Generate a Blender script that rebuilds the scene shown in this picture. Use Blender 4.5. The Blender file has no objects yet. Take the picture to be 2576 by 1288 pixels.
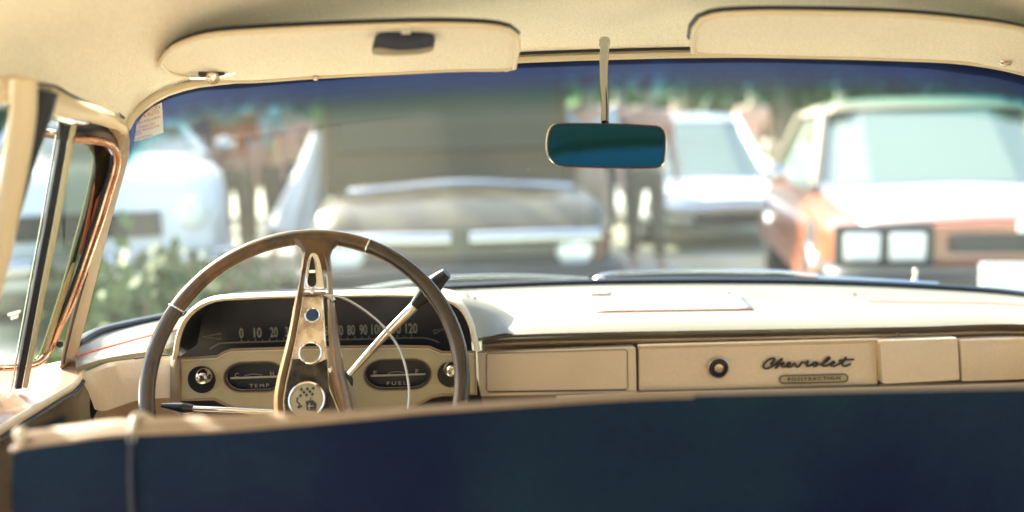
import bpy, bmesh, math, random
from mathutils import Vector, Matrix
random.seed(7)
S = bpy.context.scene
COL = S.collection
R = math.radians

# ------------------------------------------------------------------ camera
FPX = 2505.0
CAM = Vector((0, 0, 1.12))
yaw, pitch, roll = R(2.0), math.atan(294 / FPX), R(1.3)
F = Vector((math.sin(yaw) * math.cos(pitch), math.cos(yaw) * math.cos(pitch), -math.sin(pitch)))
R0 = Vector((math.cos(yaw), -math.sin(yaw), 0))
U0 = R0.cross(F)
RT = R0 * math.cos(roll) - U0 * math.sin(roll)
UP = U0 * math.cos(roll) + R0 * math.sin(roll)

def ray(px, py):
    return F + RT * ((px - 1288) / FPX) - UP * ((py - 644) / FPX)
def P(px, py, Y):                       # sight line met with the vertical plane y = Y
    d = ray(px, py); return CAM + d * (Y / d.y)
def PZ(px, py, z):
    d = ray(px, py); return CAM + d * ((z - CAM.z) / d.z)
def PP(px, py, p0, n):
    d = ray(px, py); return CAM + d * ((p0 - CAM).dot(n) / d.dot(n))

cam = bpy.data.cameras.new('camera'); co = bpy.data.objects.new('camera', cam); COL.objects.link(co)
co.matrix_world = Matrix(((RT.x, UP.x, -F.x, CAM.x), (RT.y, UP.y, -F.y, CAM.y), (RT.z, UP.z, -F.z, CAM.z), (0, 0, 0, 1)))
cam.lens = 35.0; cam.sensor_width = 36.0; cam.clip_start = 0.02; cam.clip_end = 600
cam.dof.use_dof = True; cam.dof.focus_distance = 1.43; cam.dof.aperture_fstop = 1.7
S.camera = co

# ------------------------------------------------------------------ materials
def mat(name, col, rough=0.5, metal=0.0, bump=0.0, bscale=200, var=0.0, vscale=6, spec=0.5, coat=0.0, col2=None, wear=0.0, weave=0.0, wscale=420):
    m = bpy.data.materials.new(name); m.use_nodes = True
    nt = m.node_tree; b = nt.nodes['Principled BSDF']
    if coat >= .55: b.inputs['Coat IOR'].default_value = 1.9; b.inputs['Coat Roughness'].default_value = .12
    b.inputs['Base Color'].default_value = (*col, 1); b.inputs['Roughness'].default_value = rough
    b.inputs['Metallic'].default_value = metal; b.inputs['Specular IOR Level'].default_value = spec
    b.inputs['Coat Weight'].default_value = coat
    tc = nt.nodes.new('ShaderNodeTexCoord')
    if var > 0 or col2:
        n = nt.nodes.new('ShaderNodeTexNoise'); n.inputs['Scale'].default_value = vscale; n.inputs['Detail'].default_value = 6
        nt.links.new(tc.outputs['Object'], n.inputs['Vector'])
        mx = nt.nodes.new('ShaderNodeMix'); mx.data_type = 'RGBA'
        c2 = col2 if col2 else tuple(c * (1 - var) for c in col)
        mx.inputs[6].default_value = (*col, 1); mx.inputs[7].default_value = (*c2, 1)
        rp = nt.nodes.new('ShaderNodeValToRGB'); rp.color_ramp.elements[0].position = 0.4; rp.color_ramp.elements[1].position = 0.62
        nt.links.new(n.outputs['Fac'], rp.inputs['Fac']); nt.links.new(rp.outputs['Color'], mx.inputs[0])
        nt.links.new(mx.outputs[2], b.inputs['Base Color'])
        if wear > 0:
            mr = nt.nodes.new('ShaderNodeMapRange'); mr.inputs[3].default_value = rough; mr.inputs[4].default_value = min(1, rough + wear)
            nt.links.new(rp.outputs['Color'], mr.inputs[0]); nt.links.new(mr.outputs[0], b.inputs['Roughness'])
    if weave > 0:            # fine woven / grained fleck of the cloth or vinyl itself
        n3 = nt.nodes.new('ShaderNodeTexNoise'); n3.inputs['Scale'].default_value = wscale; n3.inputs['Detail'].default_value = 2
        nt.links.new(tc.outputs['Object'], n3.inputs['Vector'])
        m3 = nt.nodes.new('ShaderNodeMapRange'); m3.inputs[1].default_value = .3; m3.inputs[2].default_value = .7; m3.inputs[3].default_value = 1 - weave; m3.inputs[4].default_value = 1 + weave * .6
        nt.links.new(n3.outputs['Fac'], m3.inputs[0])
        mm = nt.nodes.new('ShaderNodeVectorMath'); mm.operation = 'SCALE'
        src = b.inputs['Base Color'].links[0].from_socket if b.inputs['Base Color'].is_linked else None
        if src: nt.links.new(src, mm.inputs[0])
        else: mm.inputs[0].default_value = col
        nt.links.new(m3.outputs[0], mm.inputs['Scale']); nt.links.new(mm.outputs[0], b.inputs['Base Color'])
    if bump > 0:
        n2 = nt.nodes.new('ShaderNodeTexNoise'); n2.inputs['Scale'].default_value = bscale; n2.inputs['Detail'].default_value = 3
        nt.links.new(tc.outputs['Object'], n2.inputs['Vector'])
        bp = nt.nodes.new('ShaderNodeBump'); bp.inputs['Strength'].default_value = bump; bp.inputs['Distance'].default_value = 0.002
        nt.links.new(n2.outputs['Fac'], bp.inputs['Height']); nt.links.new(bp.outputs['Normal'], b.inputs['Normal'])
    return m

def grid_mat(name, col, scale, rough=0.5, strength=0.5):
    m = mat(name, col, rough); nt = m.node_tree; b = nt.nodes['Principled BSDF']
    tc = nt.nodes.new('ShaderNodeTexCoord'); mp = nt.nodes.new('ShaderNodeMapping'); mp.inputs['Rotation'].default_value = (0, R(45), 0)
    v = nt.nodes.new('ShaderNodeTexVoronoi'); v.inputs['Scale'].default_value = scale; v.inputs['Randomness'].default_value = 0
    nt.links.new(tc.outputs['Object'], mp.inputs['Vector']); nt.links.new(mp.outputs['Vector'], v.inputs['Vector'])
    bp = nt.nodes.new('ShaderNodeBump'); bp.inputs['Strength'].default_value = strength; bp.inputs['Distance'].default_value = 0.001
    nt.links.new(v.outputs['Distance'], bp.inputs['Height']); nt.links.new(bp.outputs['Normal'], b.inputs['Normal'])
    n = nt.nodes.new('ShaderNodeTexNoise'); n.inputs['Scale'].default_value = 30
    nt.links.new(tc.outputs['Object'], n.inputs['Vector'])
    mx = nt.nodes.new('ShaderNodeMix'); mx.data_type = 'RGBA'; mx.inputs[6].default_value = (*col, 1); mx.inputs[7].default_value = (*[c * .8 for c in col], 1)
    nt.links.new(n.outputs['Fac'], mx.inputs[0]); nt.links.new(mx.outputs[2], b.inputs['Base Color'])
    return m

def glass_mat(name, col=(0.85, 0.93, 0.93), band=False, dust=0.05, refl=0.015):
    m = bpy.data.materials.new(name); m.use_nodes = True; nt = m.node_tree; nt.nodes.clear()
    N = nt.nodes.new; L = nt.links.new
    out = N('ShaderNodeOutputMaterial'); tr = N('ShaderNodeBsdfTransparent'); gl = N('ShaderNodeBsdfGlossy'); gl.inputs['Roughness'].default_value = 0.02
    tr.inputs['Color'].default_value = (*col, 1)
    tc = N('ShaderNodeTexCoord')
    if band:
        uv = N('ShaderNodeSeparateXYZ'); L(tc.outputs['UV'], uv.inputs[0])
        rp = N('ShaderNodeValToRGB'); e = rp.color_ramp.elements
        e[0].position = 0.0; e[0].color = (0.003, 0.012, 0.06, 1); e[1].position = 1.0; e[1].color = (*col, 1)
        for pos, c in ((0.035, (0.005, 0.02, 0.09)), (0.062, (0.012, 0.07, 0.17)), (0.09, (0.06, 0.28, 0.34)), (0.125, (0.34, 0.66, 0.62)), (0.18, col)):
            x = e.new(pos); x.color = (*c, 1)
        L(uv.outputs[1], rp.inputs[0]); L(rp.outputs[0], tr.inputs['Color'])
    fr = N('ShaderNodeFresnel'); fr.inputs['IOR'].default_value = 1.35
    mf = N('ShaderNodeMath'); mf.operation = 'MULTIPLY'; mf.inputs[1].default_value = refl; L(fr.outputs[0], mf.inputs[0])
    m1 = N('ShaderNodeMixShader'); L(mf.outputs[0], m1.inputs[0]); L(tr.outputs[0], m1.inputs[1]); L(gl.outputs[0], m1.inputs[2])
    # dust film with specks; its haze also paints in veiling glare
    tl = N('ShaderNodeBsdfTranslucent'); tl.inputs['Color'].default_value = (0.76, 0.84, 0.80, 1)
    df = N('ShaderNodeBsdfDiffuse'); df.inputs['Color'].default_value = (0.8, 0.78, 0.7, 1)
    ad = N('ShaderNodeMixShader'); ad.inputs[0].default_value = 0.4; L(tl.outputs[0], ad.inputs[1]); L(df.outputs[0], ad.inputs[2])
    n = N('ShaderNodeTexNoise'); n.inputs['Scale'].default_value = 2.2; n.inputs['Detail'].default_value = 8; n.inputs['Distortion'].default_value = 0.6; L(tc.outputs['Object'], n.inputs['Vector'])
    a = N('ShaderNodeMath'); a.operation = 'MULTIPLY'; a.inputs[1].default_value = dust * 2; L(n.outputs['Fac'], a.inputs[0])
    v = N('ShaderNodeTexVoronoi'); v.inputs['Scale'].default_value = 38; L(tc.outputs['Object'], v.inputs['Vector'])
    lt = N('ShaderNodeMath'); lt.operation = 'LESS_THAN'; lt.inputs[1].default_value = 0.05; L(v.outputs['Distance'], lt.inputs[0])
    sc = N('ShaderNodeSeparateColor'); L(v.outputs['Color'], sc.inputs[0])
    gt = N('ShaderNodeMath'); gt.operation = 'GREATER_THAN'; gt.inputs[1].default_value = 0.985; L(sc.outputs[0], gt.inputs[0])
    mm = N('ShaderNodeMath'); mm.operation = 'MULTIPLY'; L(lt.outputs[0], mm.inputs[0]); L(gt.outputs[0], mm.inputs[1])
    m3 = N('ShaderNodeMath'); m3.operation = 'MULTIPLY_ADD'; m3.inputs[1].default_value = 0.35; L(mm.outputs[0], m3.inputs[0]); L(a.outputs[0], m3.inputs[2])
    m2 = N('ShaderNodeMixShader'); L(m3.outputs[0], m2.inputs[0]); L(m1.outputs[0], m2.inputs[1]); L(ad.outputs[0], m2.inputs[2])
    if band:
        tb = N('ShaderNodeBsdfTranslucent'); tb.inputs['Color'].default_value = (0.002, 0.014, 0.075, 1)
        r2 = N('ShaderNodeValToRGB'); e2 = r2.color_ramp.elements; e2[0].position = 0.03; e2[0].color = (.22, .22, .22, 1); e2[1].position = 0.11; e2[1].color = (0, 0, 0, 1)
        L(uv.outputs[1], r2.inputs[0]); m4 = N('ShaderNodeMixShader'); L(r2.outputs[0], m4.inputs[0]); L(m2.outputs[0], m4.inputs[1]); L(tb.outputs[0], m4.inputs[2]); m2 = m4
    L(m2.outputs[0], out.inputs[0])
    return m

M = {}
M['liner'] = mat('cream_headliner', (0.84, 0.78, 0.67), 0.8, bump=0.25, bscale=900, var=0.07, vscale=3, spec=0.2, weave=0.16)
M['cream'] = mat('cream_paint', (0.68, 0.57, 0.40), 0.45, bump=0.08, bscale=1200, var=0.06, vscale=9)
M['panel'] = mat('cream_panel_paint', (0.76, 0.64, 0.47), 0.36, var=0.08, vscale=5, bump=0.05, bscale=900, weave=0.07)
M['dashtop'] = mat('dash_top_vinyl', (0.22, 0.205, 0.16), 0.38, var=0.08, vscale=5, bump=0.1, bscale=900, weave=0.08)
M['dashcowl'] = mat('dash_cowl_shaded', (0.18, 0.175, 0.14), 0.35, var=0.12, vscale=5, bump=0.1, bscale=900)  # darker than the dash top, painting in shade on the steeper slope
M['taupe'] = mat('taupe_vinyl', (0.30, 0.22, 0.14), 0.55, bump=0.2, bscale=800, var=0.2)
M['pillar'] = grid_mat('perforated_pillar_vinyl', (0.34, 0.235, 0.14), 260, 0.55, 0.6)
M['cluster'] = grid_mat('textured_cluster_panel', (0.50, 0.44, 0.27), 330, 0.42, 0.7)
M['speaker'] = grid_mat('perforated_speaker_grille', (0.62, 0.62, 0.55), 220, 0.4, 0.9)
M['doorcard'] = mat('door_card_fabric', (0.13, 0.10, 0.06), 0.8, bump=0.5, bscale=400, var=0.3, vscale=20)
M['black'] = mat('black_plastic', (0.008, 0.010, 0.016), 0.3)
M['rubber'] = mat('black_rubber', (0.010, 0.016, 0.030), 0.45, var=0.3)
M['gauge'] = mat('gauge_face', (0.006, 0.010, 0.022), 0.35)
M['ink'] = mat('dial_print', (0.42, 0.40, 0.32), 0.6)
M['needle'] = mat('dark_line', (0.03, 0.028, 0.025), 0.6)
M['redline'] = mat('red_seam', (0.55, 0.10, 0.04), 0.5)
M['stemchrome'] = mat('stem_chrome', (0.50, 0.50, 0.48), 0.14, 1.0)
M['chrome'] = mat('chrome', (0.78, 0.76, 0.72), 0.10, 1.0, bump=0.03, bscale=60)
M['wornchrome'] = mat('worn_chrome', (0.80, 0.72, 0.62), 0.12, 1.0, col2=(0.42, 0.32, 0.24), vscale=38, wear=0.3, bump=0.15, bscale=300)
M['darkchrome'] = mat('dark_reflection_chrome', (0.07, 0.065, 0.06), 0.22, 0.8, col2=(0.02, 0.02, 0.022), vscale=60)  # dark tone painting a reflection into the lower chrome plate
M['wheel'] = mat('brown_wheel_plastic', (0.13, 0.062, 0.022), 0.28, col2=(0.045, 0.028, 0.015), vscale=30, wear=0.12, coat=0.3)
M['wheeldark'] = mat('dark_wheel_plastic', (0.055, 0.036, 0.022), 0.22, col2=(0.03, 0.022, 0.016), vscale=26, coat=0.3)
M['wheelgold'] = mat('bronze_spoke_plastic', (0.26, 0.155, 0.07), 0.36, var=0.25, vscale=30, coat=0.1)
M['bluecap'] = mat('blue_cap', (0.02, 0.05, 0.12), 0.35)
M['emblem'] = mat('emblem_disc', (0.36, 0.33, 0.22), 0.3)
M['seatback'] = mat('navy_seat_vinyl', (0.0028, 0.0090, 0.034), 0.55, bump=0.35, bscale=500, col2=(0.009, 0.027, 0.046), vscale=3.2, spec=0.10, weave=0.45)  # mottled second tone paints sheen into the vinyl
M['seattop'] = mat('tan_seat_vinyl', (0.33, 0.24, 0.15), 0.5, bump=0.2, bscale=500, var=0.15, weave=0.15)
M['piping'] = mat('pale_piping', (0.6, 0.55, 0.42), 0.5)
M['sill'] = mat('rosy_cream_sill_paint', (0.46, 0.31, 0.21), 0.22, coat=.5, var=.25, vscale=8)
M['brownred'] = mat('red_brown_paint', (0.30, 0.10, 0.055), 0.35, var=0.2)
M['ownpaint'] = mat('cream_green_body_paint', (0.42, 0.50, 0.42), 0.25, coat=0.6, var=0.05)
M['mirror'] = mat('tinted_mirror', (0.010, 0.058, 0.095), 0.04, 1.0)
M['copperchrome'] = mat('coppery_trim', (0.72, 0.48, 0.36), 0.16, 1.0, col2=(0.50, 0.28, 0.19), vscale=30, wear=.2)
M['steel'] = mat('dull_steel', (0.16, 0.15, 0.12), 0.3, 0.9)
M['remote'] = mat('dark_remote', (0.012, 0.016, 0.04), 0.4)
M['remotegrey'] = mat('grey_remote', (0.30, 0.27, 0.20), 0.4)
M['paper'] = mat('sticker_paper', (0.82, 0.80, 0.76), 0.7)
_p = M['paper'].node_tree; _b = _p.nodes['Principled BSDF']; _t = _p.nodes.new('ShaderNodeBsdfTranslucent'); _t.inputs[0].default_value = (.85, .83, .78, 1)
_m = _p.nodes.new('ShaderNodeMixShader'); _m.inputs[0].default_value = .6; _p.links.new(_b.outputs[0], _m.inputs[1]); _p.links.new(_t.outputs[0], _m.inputs[2]); _p.links.new(_m.outputs[0], _p.nodes['Material Output'].inputs[0])
M['print'] = mat('red_print', (0.55, 0.16, 0.10), 0.7)
M['glass_front'] = glass_mat('windscreen_glass', (0.92, 1.0, 0.97), True, 0.018)
M['glass_side'] = glass_mat('side_glass', (0.80, 0.90, 0.88), False, 0.01)
M['glass_vent'] = glass_mat('vent_glass', (0.20, 0.25, 0.17), False, 0.02)

# ------------------------------------------------------------------ object helpers
def link(name, me, m=None, parent=None):
    o = bpy.data.objects.new(name, me); COL.objects.link(o)
    if m is not None:
        for x in (m if isinstance(m, (list, tuple)) else [m]): me.materials.append(x)
    if parent is not None:
        o.parent = parent
        o.matrix_parent_inverse = Matrix.Identity(4)
        if parent.name in ORIG: pass
    return o
ORIG = {}
def world_origin(o):
    v = Vector((0, 0, 0))
    while o is not None: v += o.location; o = o.parent
    return v
def smooth(me, ang=40):
    me.polygons.foreach_set('use_smooth', [True] * len(me.polygons))
    try: me.set_sharp_from_angle(angle=R(ang))
    except Exception: pass

class MB:
    """collects shapes in world coordinates and links them as one mesh"""
    def __init__(s): s.v = []; s.f = []; s.mi = []; s.uv = {}
    def add(s, vs, fs, mi=0):
        b = len(s.v); s.v += [Vector(v) for v in vs]
        for f in fs: s.f.append([i + b for i in f]); s.mi.append(mi)
        return b
    def box(s, c, d, mi=0, rot=None):
        c = Vector(c); vs = []
        for x in (-1, 1):
            for y in (-1, 1):
                for z in (-1, 1):
                    q = Vector((x * d[0] / 2, y * d[1] / 2, z * d[2] / 2))
                    vs.append(c + (rot @ q if rot else q))
        s.add(vs, [(0, 1, 3, 2), (4, 6, 7, 5), (0, 4, 5, 1), (2, 3, 7, 6), (0, 2, 6, 4), (1, 5, 7, 3)], mi)
    def loft(s, rows, n=24, mi=0, wrap=False, closed=False, cap=False):
        rs = [resample(r, n, closed) for r in rows]; k = len(rs[0]); vs = [p for r in rs for p in r]; fs = []
        nr = len(rs)
        for a in range(nr if wrap else nr - 1):
            b = (a + 1) % nr
            for i in range(k if closed else k - 1):
                j = (i + 1) % k
                fs.append((a * k + i, a * k + j, b * k + j, b * k + i))
        if cap and wrap:
            fs.append([a * k for a in range(nr)]); fs.append([a * k + k - 1 for a in reversed(range(nr))])
        if cap and closed:
            fs.append(list(range(k))); fs.append([(nr - 1) * k + i for i in reversed(range(k))])
        s.add(vs, fs, mi); return rs
    def tube(s, pts, r, n=None, seg=10, mi=0, closed=False, sx=1.0, up=None, cap=True):
        pts = [Vector(p) for p in pts]
        rad = r if isinstance(r, (list, tuple)) else [r] * len(pts)
        if n:
            rr = resample([Vector((q, 0, 0)) for q in rad], n, closed); pts = resample(pts, n, closed); rad = [q.x for q in rr]
        k = len(pts); vs = []; prev = None
        for i, p in enumerate(pts):
            if closed: t = pts[(i + 1) % k] - pts[i - 1]
            else: t = pts[min(i + 1, k - 1)] - pts[max(i - 1, 0)]
            t = t.normalized() if t.length > 1e-9 else Vector((0, 0, 1))
            if up is not None: a = t.cross(up)
            elif prev is not None: a = prev - t * prev.dot(t)
            else: a = t.cross(Vector((0, 0, 1)) if abs(t.z) < .9 else Vector((1, 0, 0)))
            a.normalize(); prev = a; b = t.cross(a)
            for j in range(seg):
                th = 2 * math.pi * j / seg
                vs.append(p + a * math.cos(th) * rad[i] * sx + b * math.sin(th) * rad[i])
        fs = []
        for i in range(k if closed else k - 1):
            i2 = (i + 1) % k
            for j in range(seg):
                j2 = (j + 1) % seg
                fs.append((i * seg + j, i * seg + j2, i2 * seg + j2, i2 * seg + j))
        if not closed and cap:
            fs.append(list(reversed(range(seg)))); fs.append([(k - 1) * seg + j for j in range(seg)])
        s.add(vs, fs, mi)
    def lathe(s, c, axis, prof, seg=32, mi=0):
        c = Vector(c); ax = Vector(axis).normalized(); a = ax.cross(Vector((0, 0, 1)) if abs(ax.z) < .9 else Vector((1, 0, 0))).normalized(); b = ax.cross(a)
        vs = []
        for (r, h) in prof:
            for j in range(seg):
                th = 2 * math.pi * j / seg; vs.append(c + ax * h + (a * math.cos(th) + b * math.sin(th)) * max(r, 1e-5))
        fs = []
        for i in range(len(prof) - 1):
            for j in range(seg):
                j2 = (j + 1) % seg; fs.append((i * seg + j, i * seg + j2, (i + 1) * seg + j2, (i + 1) * seg + j))
        fs.append([(len(prof) - 1) * seg + j for j in range(seg)]); fs.append(list(reversed(range(seg))))
        s.add(vs, fs, mi)
    def ell(s, c, r, seg=16, rings=10, mi=0, rot=None):
        c = Vector(c); vs = []; fs = []
        for i in range(rings + 1):
            ph = math.pi * i / rings
            for j in range(seg):
                th = 2 * math.pi * j / seg
                q = Vector((r[0] * math.sin(ph) * math.cos(th), r[1] * math.sin(ph) * math.sin(th), r[2] * math.cos(ph)))
                vs.append(c + (rot @ q if rot else q))
        for i in range(rings):
            for j in range(seg):
                j2 = (j + 1) % seg; fs.append((i * seg + j, (i + 1) * seg + j, (i + 1) * seg + j2, i * seg + j2))
        s.add(vs, fs, mi)
    def build(s, name, m, parent=None, bevel=0, sm=True, solid=0, ang=40, org=None, merge=False):
        o0 = world_origin(parent) if parent is not None else Vector((0, 0, 0))
        if org is not None: o0 = o0 * 0 + Vector(org)
        me = bpy.data.meshes.new(name)
        me.from_pydata([v - o0 for v in s.v], [], s.f); me.validate()
        ok = len(me.polygons) == len(s.f)
        if ok: me.polygons.foreach_set('material_index', s.mi)
        bm = bmesh.new(); bm.from_mesh(me)
        if merge: bmesh.ops.remove_doubles(bm, verts=bm.verts, dist=1e-5)
        bmesh.ops.recalc_face_normals(bm, faces=bm.faces); bm.to_mesh(me); bm.free()
        o = link(name, me, m, parent)
        if parent is None and org is not None: o.location = org
        if solid: md = o.modifiers.new('solid', 'SOLIDIFY'); md.thickness = abs(solid); md.offset = 1 if solid > 0 else -1
        if bevel: md = o.modifiers.new('bevel', 'BEVEL'); md.width = bevel; md.segments = 3; md.limit_method = 'ANGLE'; md.angle_limit = R(35)
        if sm: smooth(me, ang)
        return o

def cr(p0, p1, p2, p3, t):
    return 0.5 * ((2 * p1) + (p2 - p0) * t + (2 * p0 - 5 * p1 + 4 * p2 - p3) * t * t + (3 * p1 - p0 - 3 * p2 + p3) * t ** 3)
def resample(pts, n, closed=False):
    pts = [Vector(p) for p in pts]; k = len(pts); out = []
    if n is None or k < 2: return pts
    if k == 2 and not closed: return [pts[0].lerp(pts[1], i / (n - 1)) for i in range(n)]
    dense = []; segs = k if closed else k - 1
    for i in range(segs):
        if closed: a, b, c, d = pts[i - 1], pts[i], pts[(i + 1) % k], pts[(i + 2) % k]
        else:
            b, c = pts[i], pts[i + 1]; a = pts[i - 1] if i > 0 else b * 2 - c; d = pts[i + 2] if i + 2 < k else c * 2 - b
        for q in range(12): dense.append(cr(a, b, c, d, q / 12))
    dense.append(pts[0] if closed else pts[-1])
    ls = [0.0]
    for i in range(1, len(dense)): ls.append(ls[-1] + (dense[i] - dense[i - 1]).length)
    tot = ls[-1]; m = n if closed else n - 1; j = 0
    for i in range(n):
        t = tot * i / m
        while j < len(ls) - 2 and ls[j + 1] < t: j += 1
        sp = ls[j + 1] - ls[j]; out.append(dense[j].lerp(dense[j + 1], 0 if sp < 1e-12 else min(1, (t - ls[j]) / sp)))
    return out

def plate(name, outer, holes, normal, thick, m, parent, bevel=0.0, raised=0.0):
    """flat plate through the given world points with holes; thickness goes against the normal"""
    n = Vector(normal).normalized(); bm = bmesh.new(); es = []
    for loop in [outer] + holes:
        vs = [bm.verts.new(Vector(p)) for p in loop]
        for i in range(len(vs)): es.append(bm.edges.new((vs[i], vs[(i + 1) % len(vs)])))
    r = bmesh.ops.triangle_fill(bm, edges=es, use_beauty=True, use_dissolve=False)
    bmesh.ops.recalc_face_normals(bm, faces=bm.faces)
    fs = list(bm.faces)
    if fs and sum((f.normal for f in fs), Vector()).dot(n) < 0: bmesh.ops.reverse_faces(bm, faces=fs)
    o0 = world_origin(parent) if parent is not None else Vector()
    bmesh.ops.translate(bm, verts=bm.verts, vec=-o0)
    me = bpy.data.meshes.new(name); bm.to_mesh(me); bm.free()
    o = link(name, me, m, parent)
    md = o.modifiers.new('solid', 'SOLIDIFY'); md.thickness = thick; md.offset = -1
    if bevel: b = o.modifiers.new('bevel', 'BEVEL'); b.width = bevel; b.segments = 2; b.limit_method = 'ANGLE'; b.angle_limit = R(50)
    return o

def PL(lst): return [P(*q) for q in lst]
def PY(lst, Y): return [P(a, b, Y) for a, b in lst]

def tag(o, label=None, cat=None, group=None, kind=None):
    if label: o['label'] = label
    if cat: o['category'] = cat
    if group: o['group'] = group
    if kind: o['kind'] = kind
    return o
def empty(name, loc):
    o = bpy.data.objects.new(name, None); COL.objects.link(o); o.location = loc; o.empty_display_size = .1; return o

def text_mesh(name, s, m, parent, p0, xdir, updir, height, width=None, ext=0.0006, font_shear=0, spacing=1.0, bold=0.0):
    """text lying on the plane of xdir/updir, centred on p0"""
    cu = bpy.data.curves.new('t', 'FONT'); cu.body = s; cu.align_x = 'CENTER'; cu.align_y = 'CENTER'; cu.size = 1; cu.shear = font_shear
    cu.space_character = spacing; cu.offset = bold; cu.extrude = 0.02; cu.resolution_u = 4
    t = bpy.data.objects.new('t', cu); COL.objects.link(t)
    bpy.context.view_layer.update()
    dg = bpy.context.evaluated_depsgraph_get(); me = bpy.data.meshes.new_from_object(t.evaluated_get(dg))
    bpy.data.objects.remove(t); bpy.data.curves.remove(cu)
    xs = [v.co.x for v in me.vertices]; ys = [v.co.y for v in me.vertices]
    cx, cy = (min(xs) + max(xs)) / 2, (min(ys) + max(ys)) / 2
    sy = height / max(1e-6, max(ys) - min(ys)); sx = (width / (max(xs) - min(xs))) if width else sy
    xd = Vector(xdir).normalized(); n = xd.cross(Vector(updir)).normalized(); ud = n.cross(xd)
    o0 = world_origin(parent) if parent is not None else Vector()
    for v in me.vertices:
        c = v.co.copy(); v.co = Vector(p0) - o0 + xd * (c.x - cx) * sx + ud * (c.y - cy) * sy + n * (c.z * ext / 0.02)
    me.name = name
    return link(name, me, m, parent)

# ================================================================== OUR CAR (seen from its back seat)
car = empty('vintage_car', (0.09, 2.0, 0))
tag(car, 'cream and brown interior of a fifties car seen from its back seat', 'car')
XC = 0.16
def mir(v): return Vector((2 * XC - v.x, v.y, v.z))

# ---- windscreen opening
header = PL([(322, 322, 1.34), (345, 285, 1.37), (400, 243, 1.41), (470, 217, 1.44), (560, 203, 1.46), (800, 181, 1.48), (1050, 162, 1.49), (1300, 149, 1.5), (1520, 141, 1.5), (1745, 136, 1.5), (2000, 136, 1.5), (2300, 145, 1.49), (2450, 157, 1.47), (2576, 183, 1.45), (2720, 235, 1.42), (2800, 300, 1.37)])
base = PL([(196, 868, 1.54), (250, 838, 1.63), (330, 818, 1.72), (420, 800, 1.80), (560, 776, 1.87), (700, 760, 1.91), (900, 742, 1.95), (1130, 727, 1.97), (1500, 713, 1.98), (1950, 711, 1.98), (2300, 723, 1.96), (2576, 745, 1.92), (2800, 790, 1.80), (2960, 850, 1.62)])
NW = 60
h_r, b_r = resample(header, NW), resample(base, NW)
# sides of the opening follow the pillars
pill_r = PL([(322, 322, 1.34), (327, 360, 1.345), (321, 410, 1.35), (307, 452, 1.36), (292, 505, 1.38), (275, 570, 1.40), (255, 650, 1.43), (238, 725, 1.46), (221, 790, 1.49), (205, 845, 1.52), (196, 868, 1.54)])
me = bpy.data.meshes.new('windscreen'); NV = 24; vs = []; uvs = []
pr = resample(pill_r, NV + 1)
prr = [mir(p) for p in pr]
for j in range(NV + 1):
    t = j / NV
    for i in range(NW):
        s = i / (NW - 1)
        q = h_r[i].lerp(b_r[i], t)
        # Coons patch
        lin = (h_r[0].lerp(b_r[0], t)).lerp(h_r[-1].lerp(b_r[-1], t), s)
        side = pr[j].lerp(prr[j] + (h_r[-1] - prr[0]).lerp(b_r[-1] - prr[-1], t), s)
        q = q + side - lin
        q.y += 0.03 * math.sin(math.pi * t) * math.sin(math.pi * s)
        vs.append(q); uvs.append((s, t))
fs = [(j * NW + i, j * NW + i + 1, (j + 1) * NW + i + 1, (j + 1) * NW + i) for j in range(NV) for i in range(NW - 1)]
o0 = world_origin(car)
me.from_pydata([v - o0 for v in vs], [], fs); uvl = me.uv_layers.new(name='UVMap')
for l in me.loops: uvl.data[l.index].uv = uvs[l.vertex_index]
smooth(me, 180)
windscreen = link('windscreen', me, M['glass_front'], car)

# ---- headliner: cross sections from the header back over the seats
rows = [h_r]
def section(Y, zside, zmid, xl, xr, n=NW, pw=2.6):
    out = []
    for i in range(n):
        s = i / (n - 1); x = xl + (xr - xl) * (0.5 - 0.5 * math.cos(math.pi * s)) ; c = (x - (xl + xr) / 2) / ((xr - xl) / 2)
        out.append(Vector((x, Y, zside + (zmid - zside) * (1 - abs(c) ** pw) ** (1 / pw))))
    return out
hl = P(310, 297, 1.30)
mid1 = []
sec1 = section(1.28, hl.z + .005, 1.285, hl.x, mir(hl).x)
sec1b = section(1.12, P(130, 214, 1.12).z, 1.315, P(130, 214, 1.12).x, mir(P(130, 214, 1.12)).x)
sec2 = section(0.9, 1.205, 1.335, -0.545, 2 * XC + .545)
b = MB()
inner = [p + Vector((0, -0.012, 0.006)) for p in h_r]
between = [inner[i].lerp(sec1[i], .45) + Vector((0, 0, 0.010 * math.sin(math.pi * i / (NW - 1)))) for i in range(NW)]
b.loft([inner, between, sec1, sec1b, sec2, section(0.4, 1.21, 1.345, -.56, 2 * XC + .56), section(-0.15, 1.20, 1.33, -.56, 2 * XC + .56), section(-.25, 1.18, 1.30, -.54, 2 * XC + .54)], NW)
headliner = b.build('headliner', M['liner'], car, ang=180)
# outer roof skin, above the headliner (blocks the sky)
b = MB()
b.loft([[p + Vector((0, 0.03, 0.012)) for p in h_r], [p + Vector((0, 0.0, 0.045)) for p in sec1], [p + Vector((0, 0, .045)) for p in sec2], [p + Vector((0, 0, .045)) for p in section(-.25, 1.18, 1.30, -.54, 2 * XC + .54)]], NW)
b.build('roof', M['ownpaint'], car, ang=180)

# cream trim strip and dark gap round the top of the windscreen
b = MB(); b.tube([p + Vector((0, -0.012, -0.001)) for p in h_r], 0.0062, seg=8, sx=1.0)
b.build('windscreen_trim', M['cream'], car)
b = MB(); b.tube([p + Vector((0, -0.020, 0.0065)) for p in h_r[6:-6]], 0.0024, seg=6)
b.build('trim_gap', M['rubber'], car)

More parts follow.
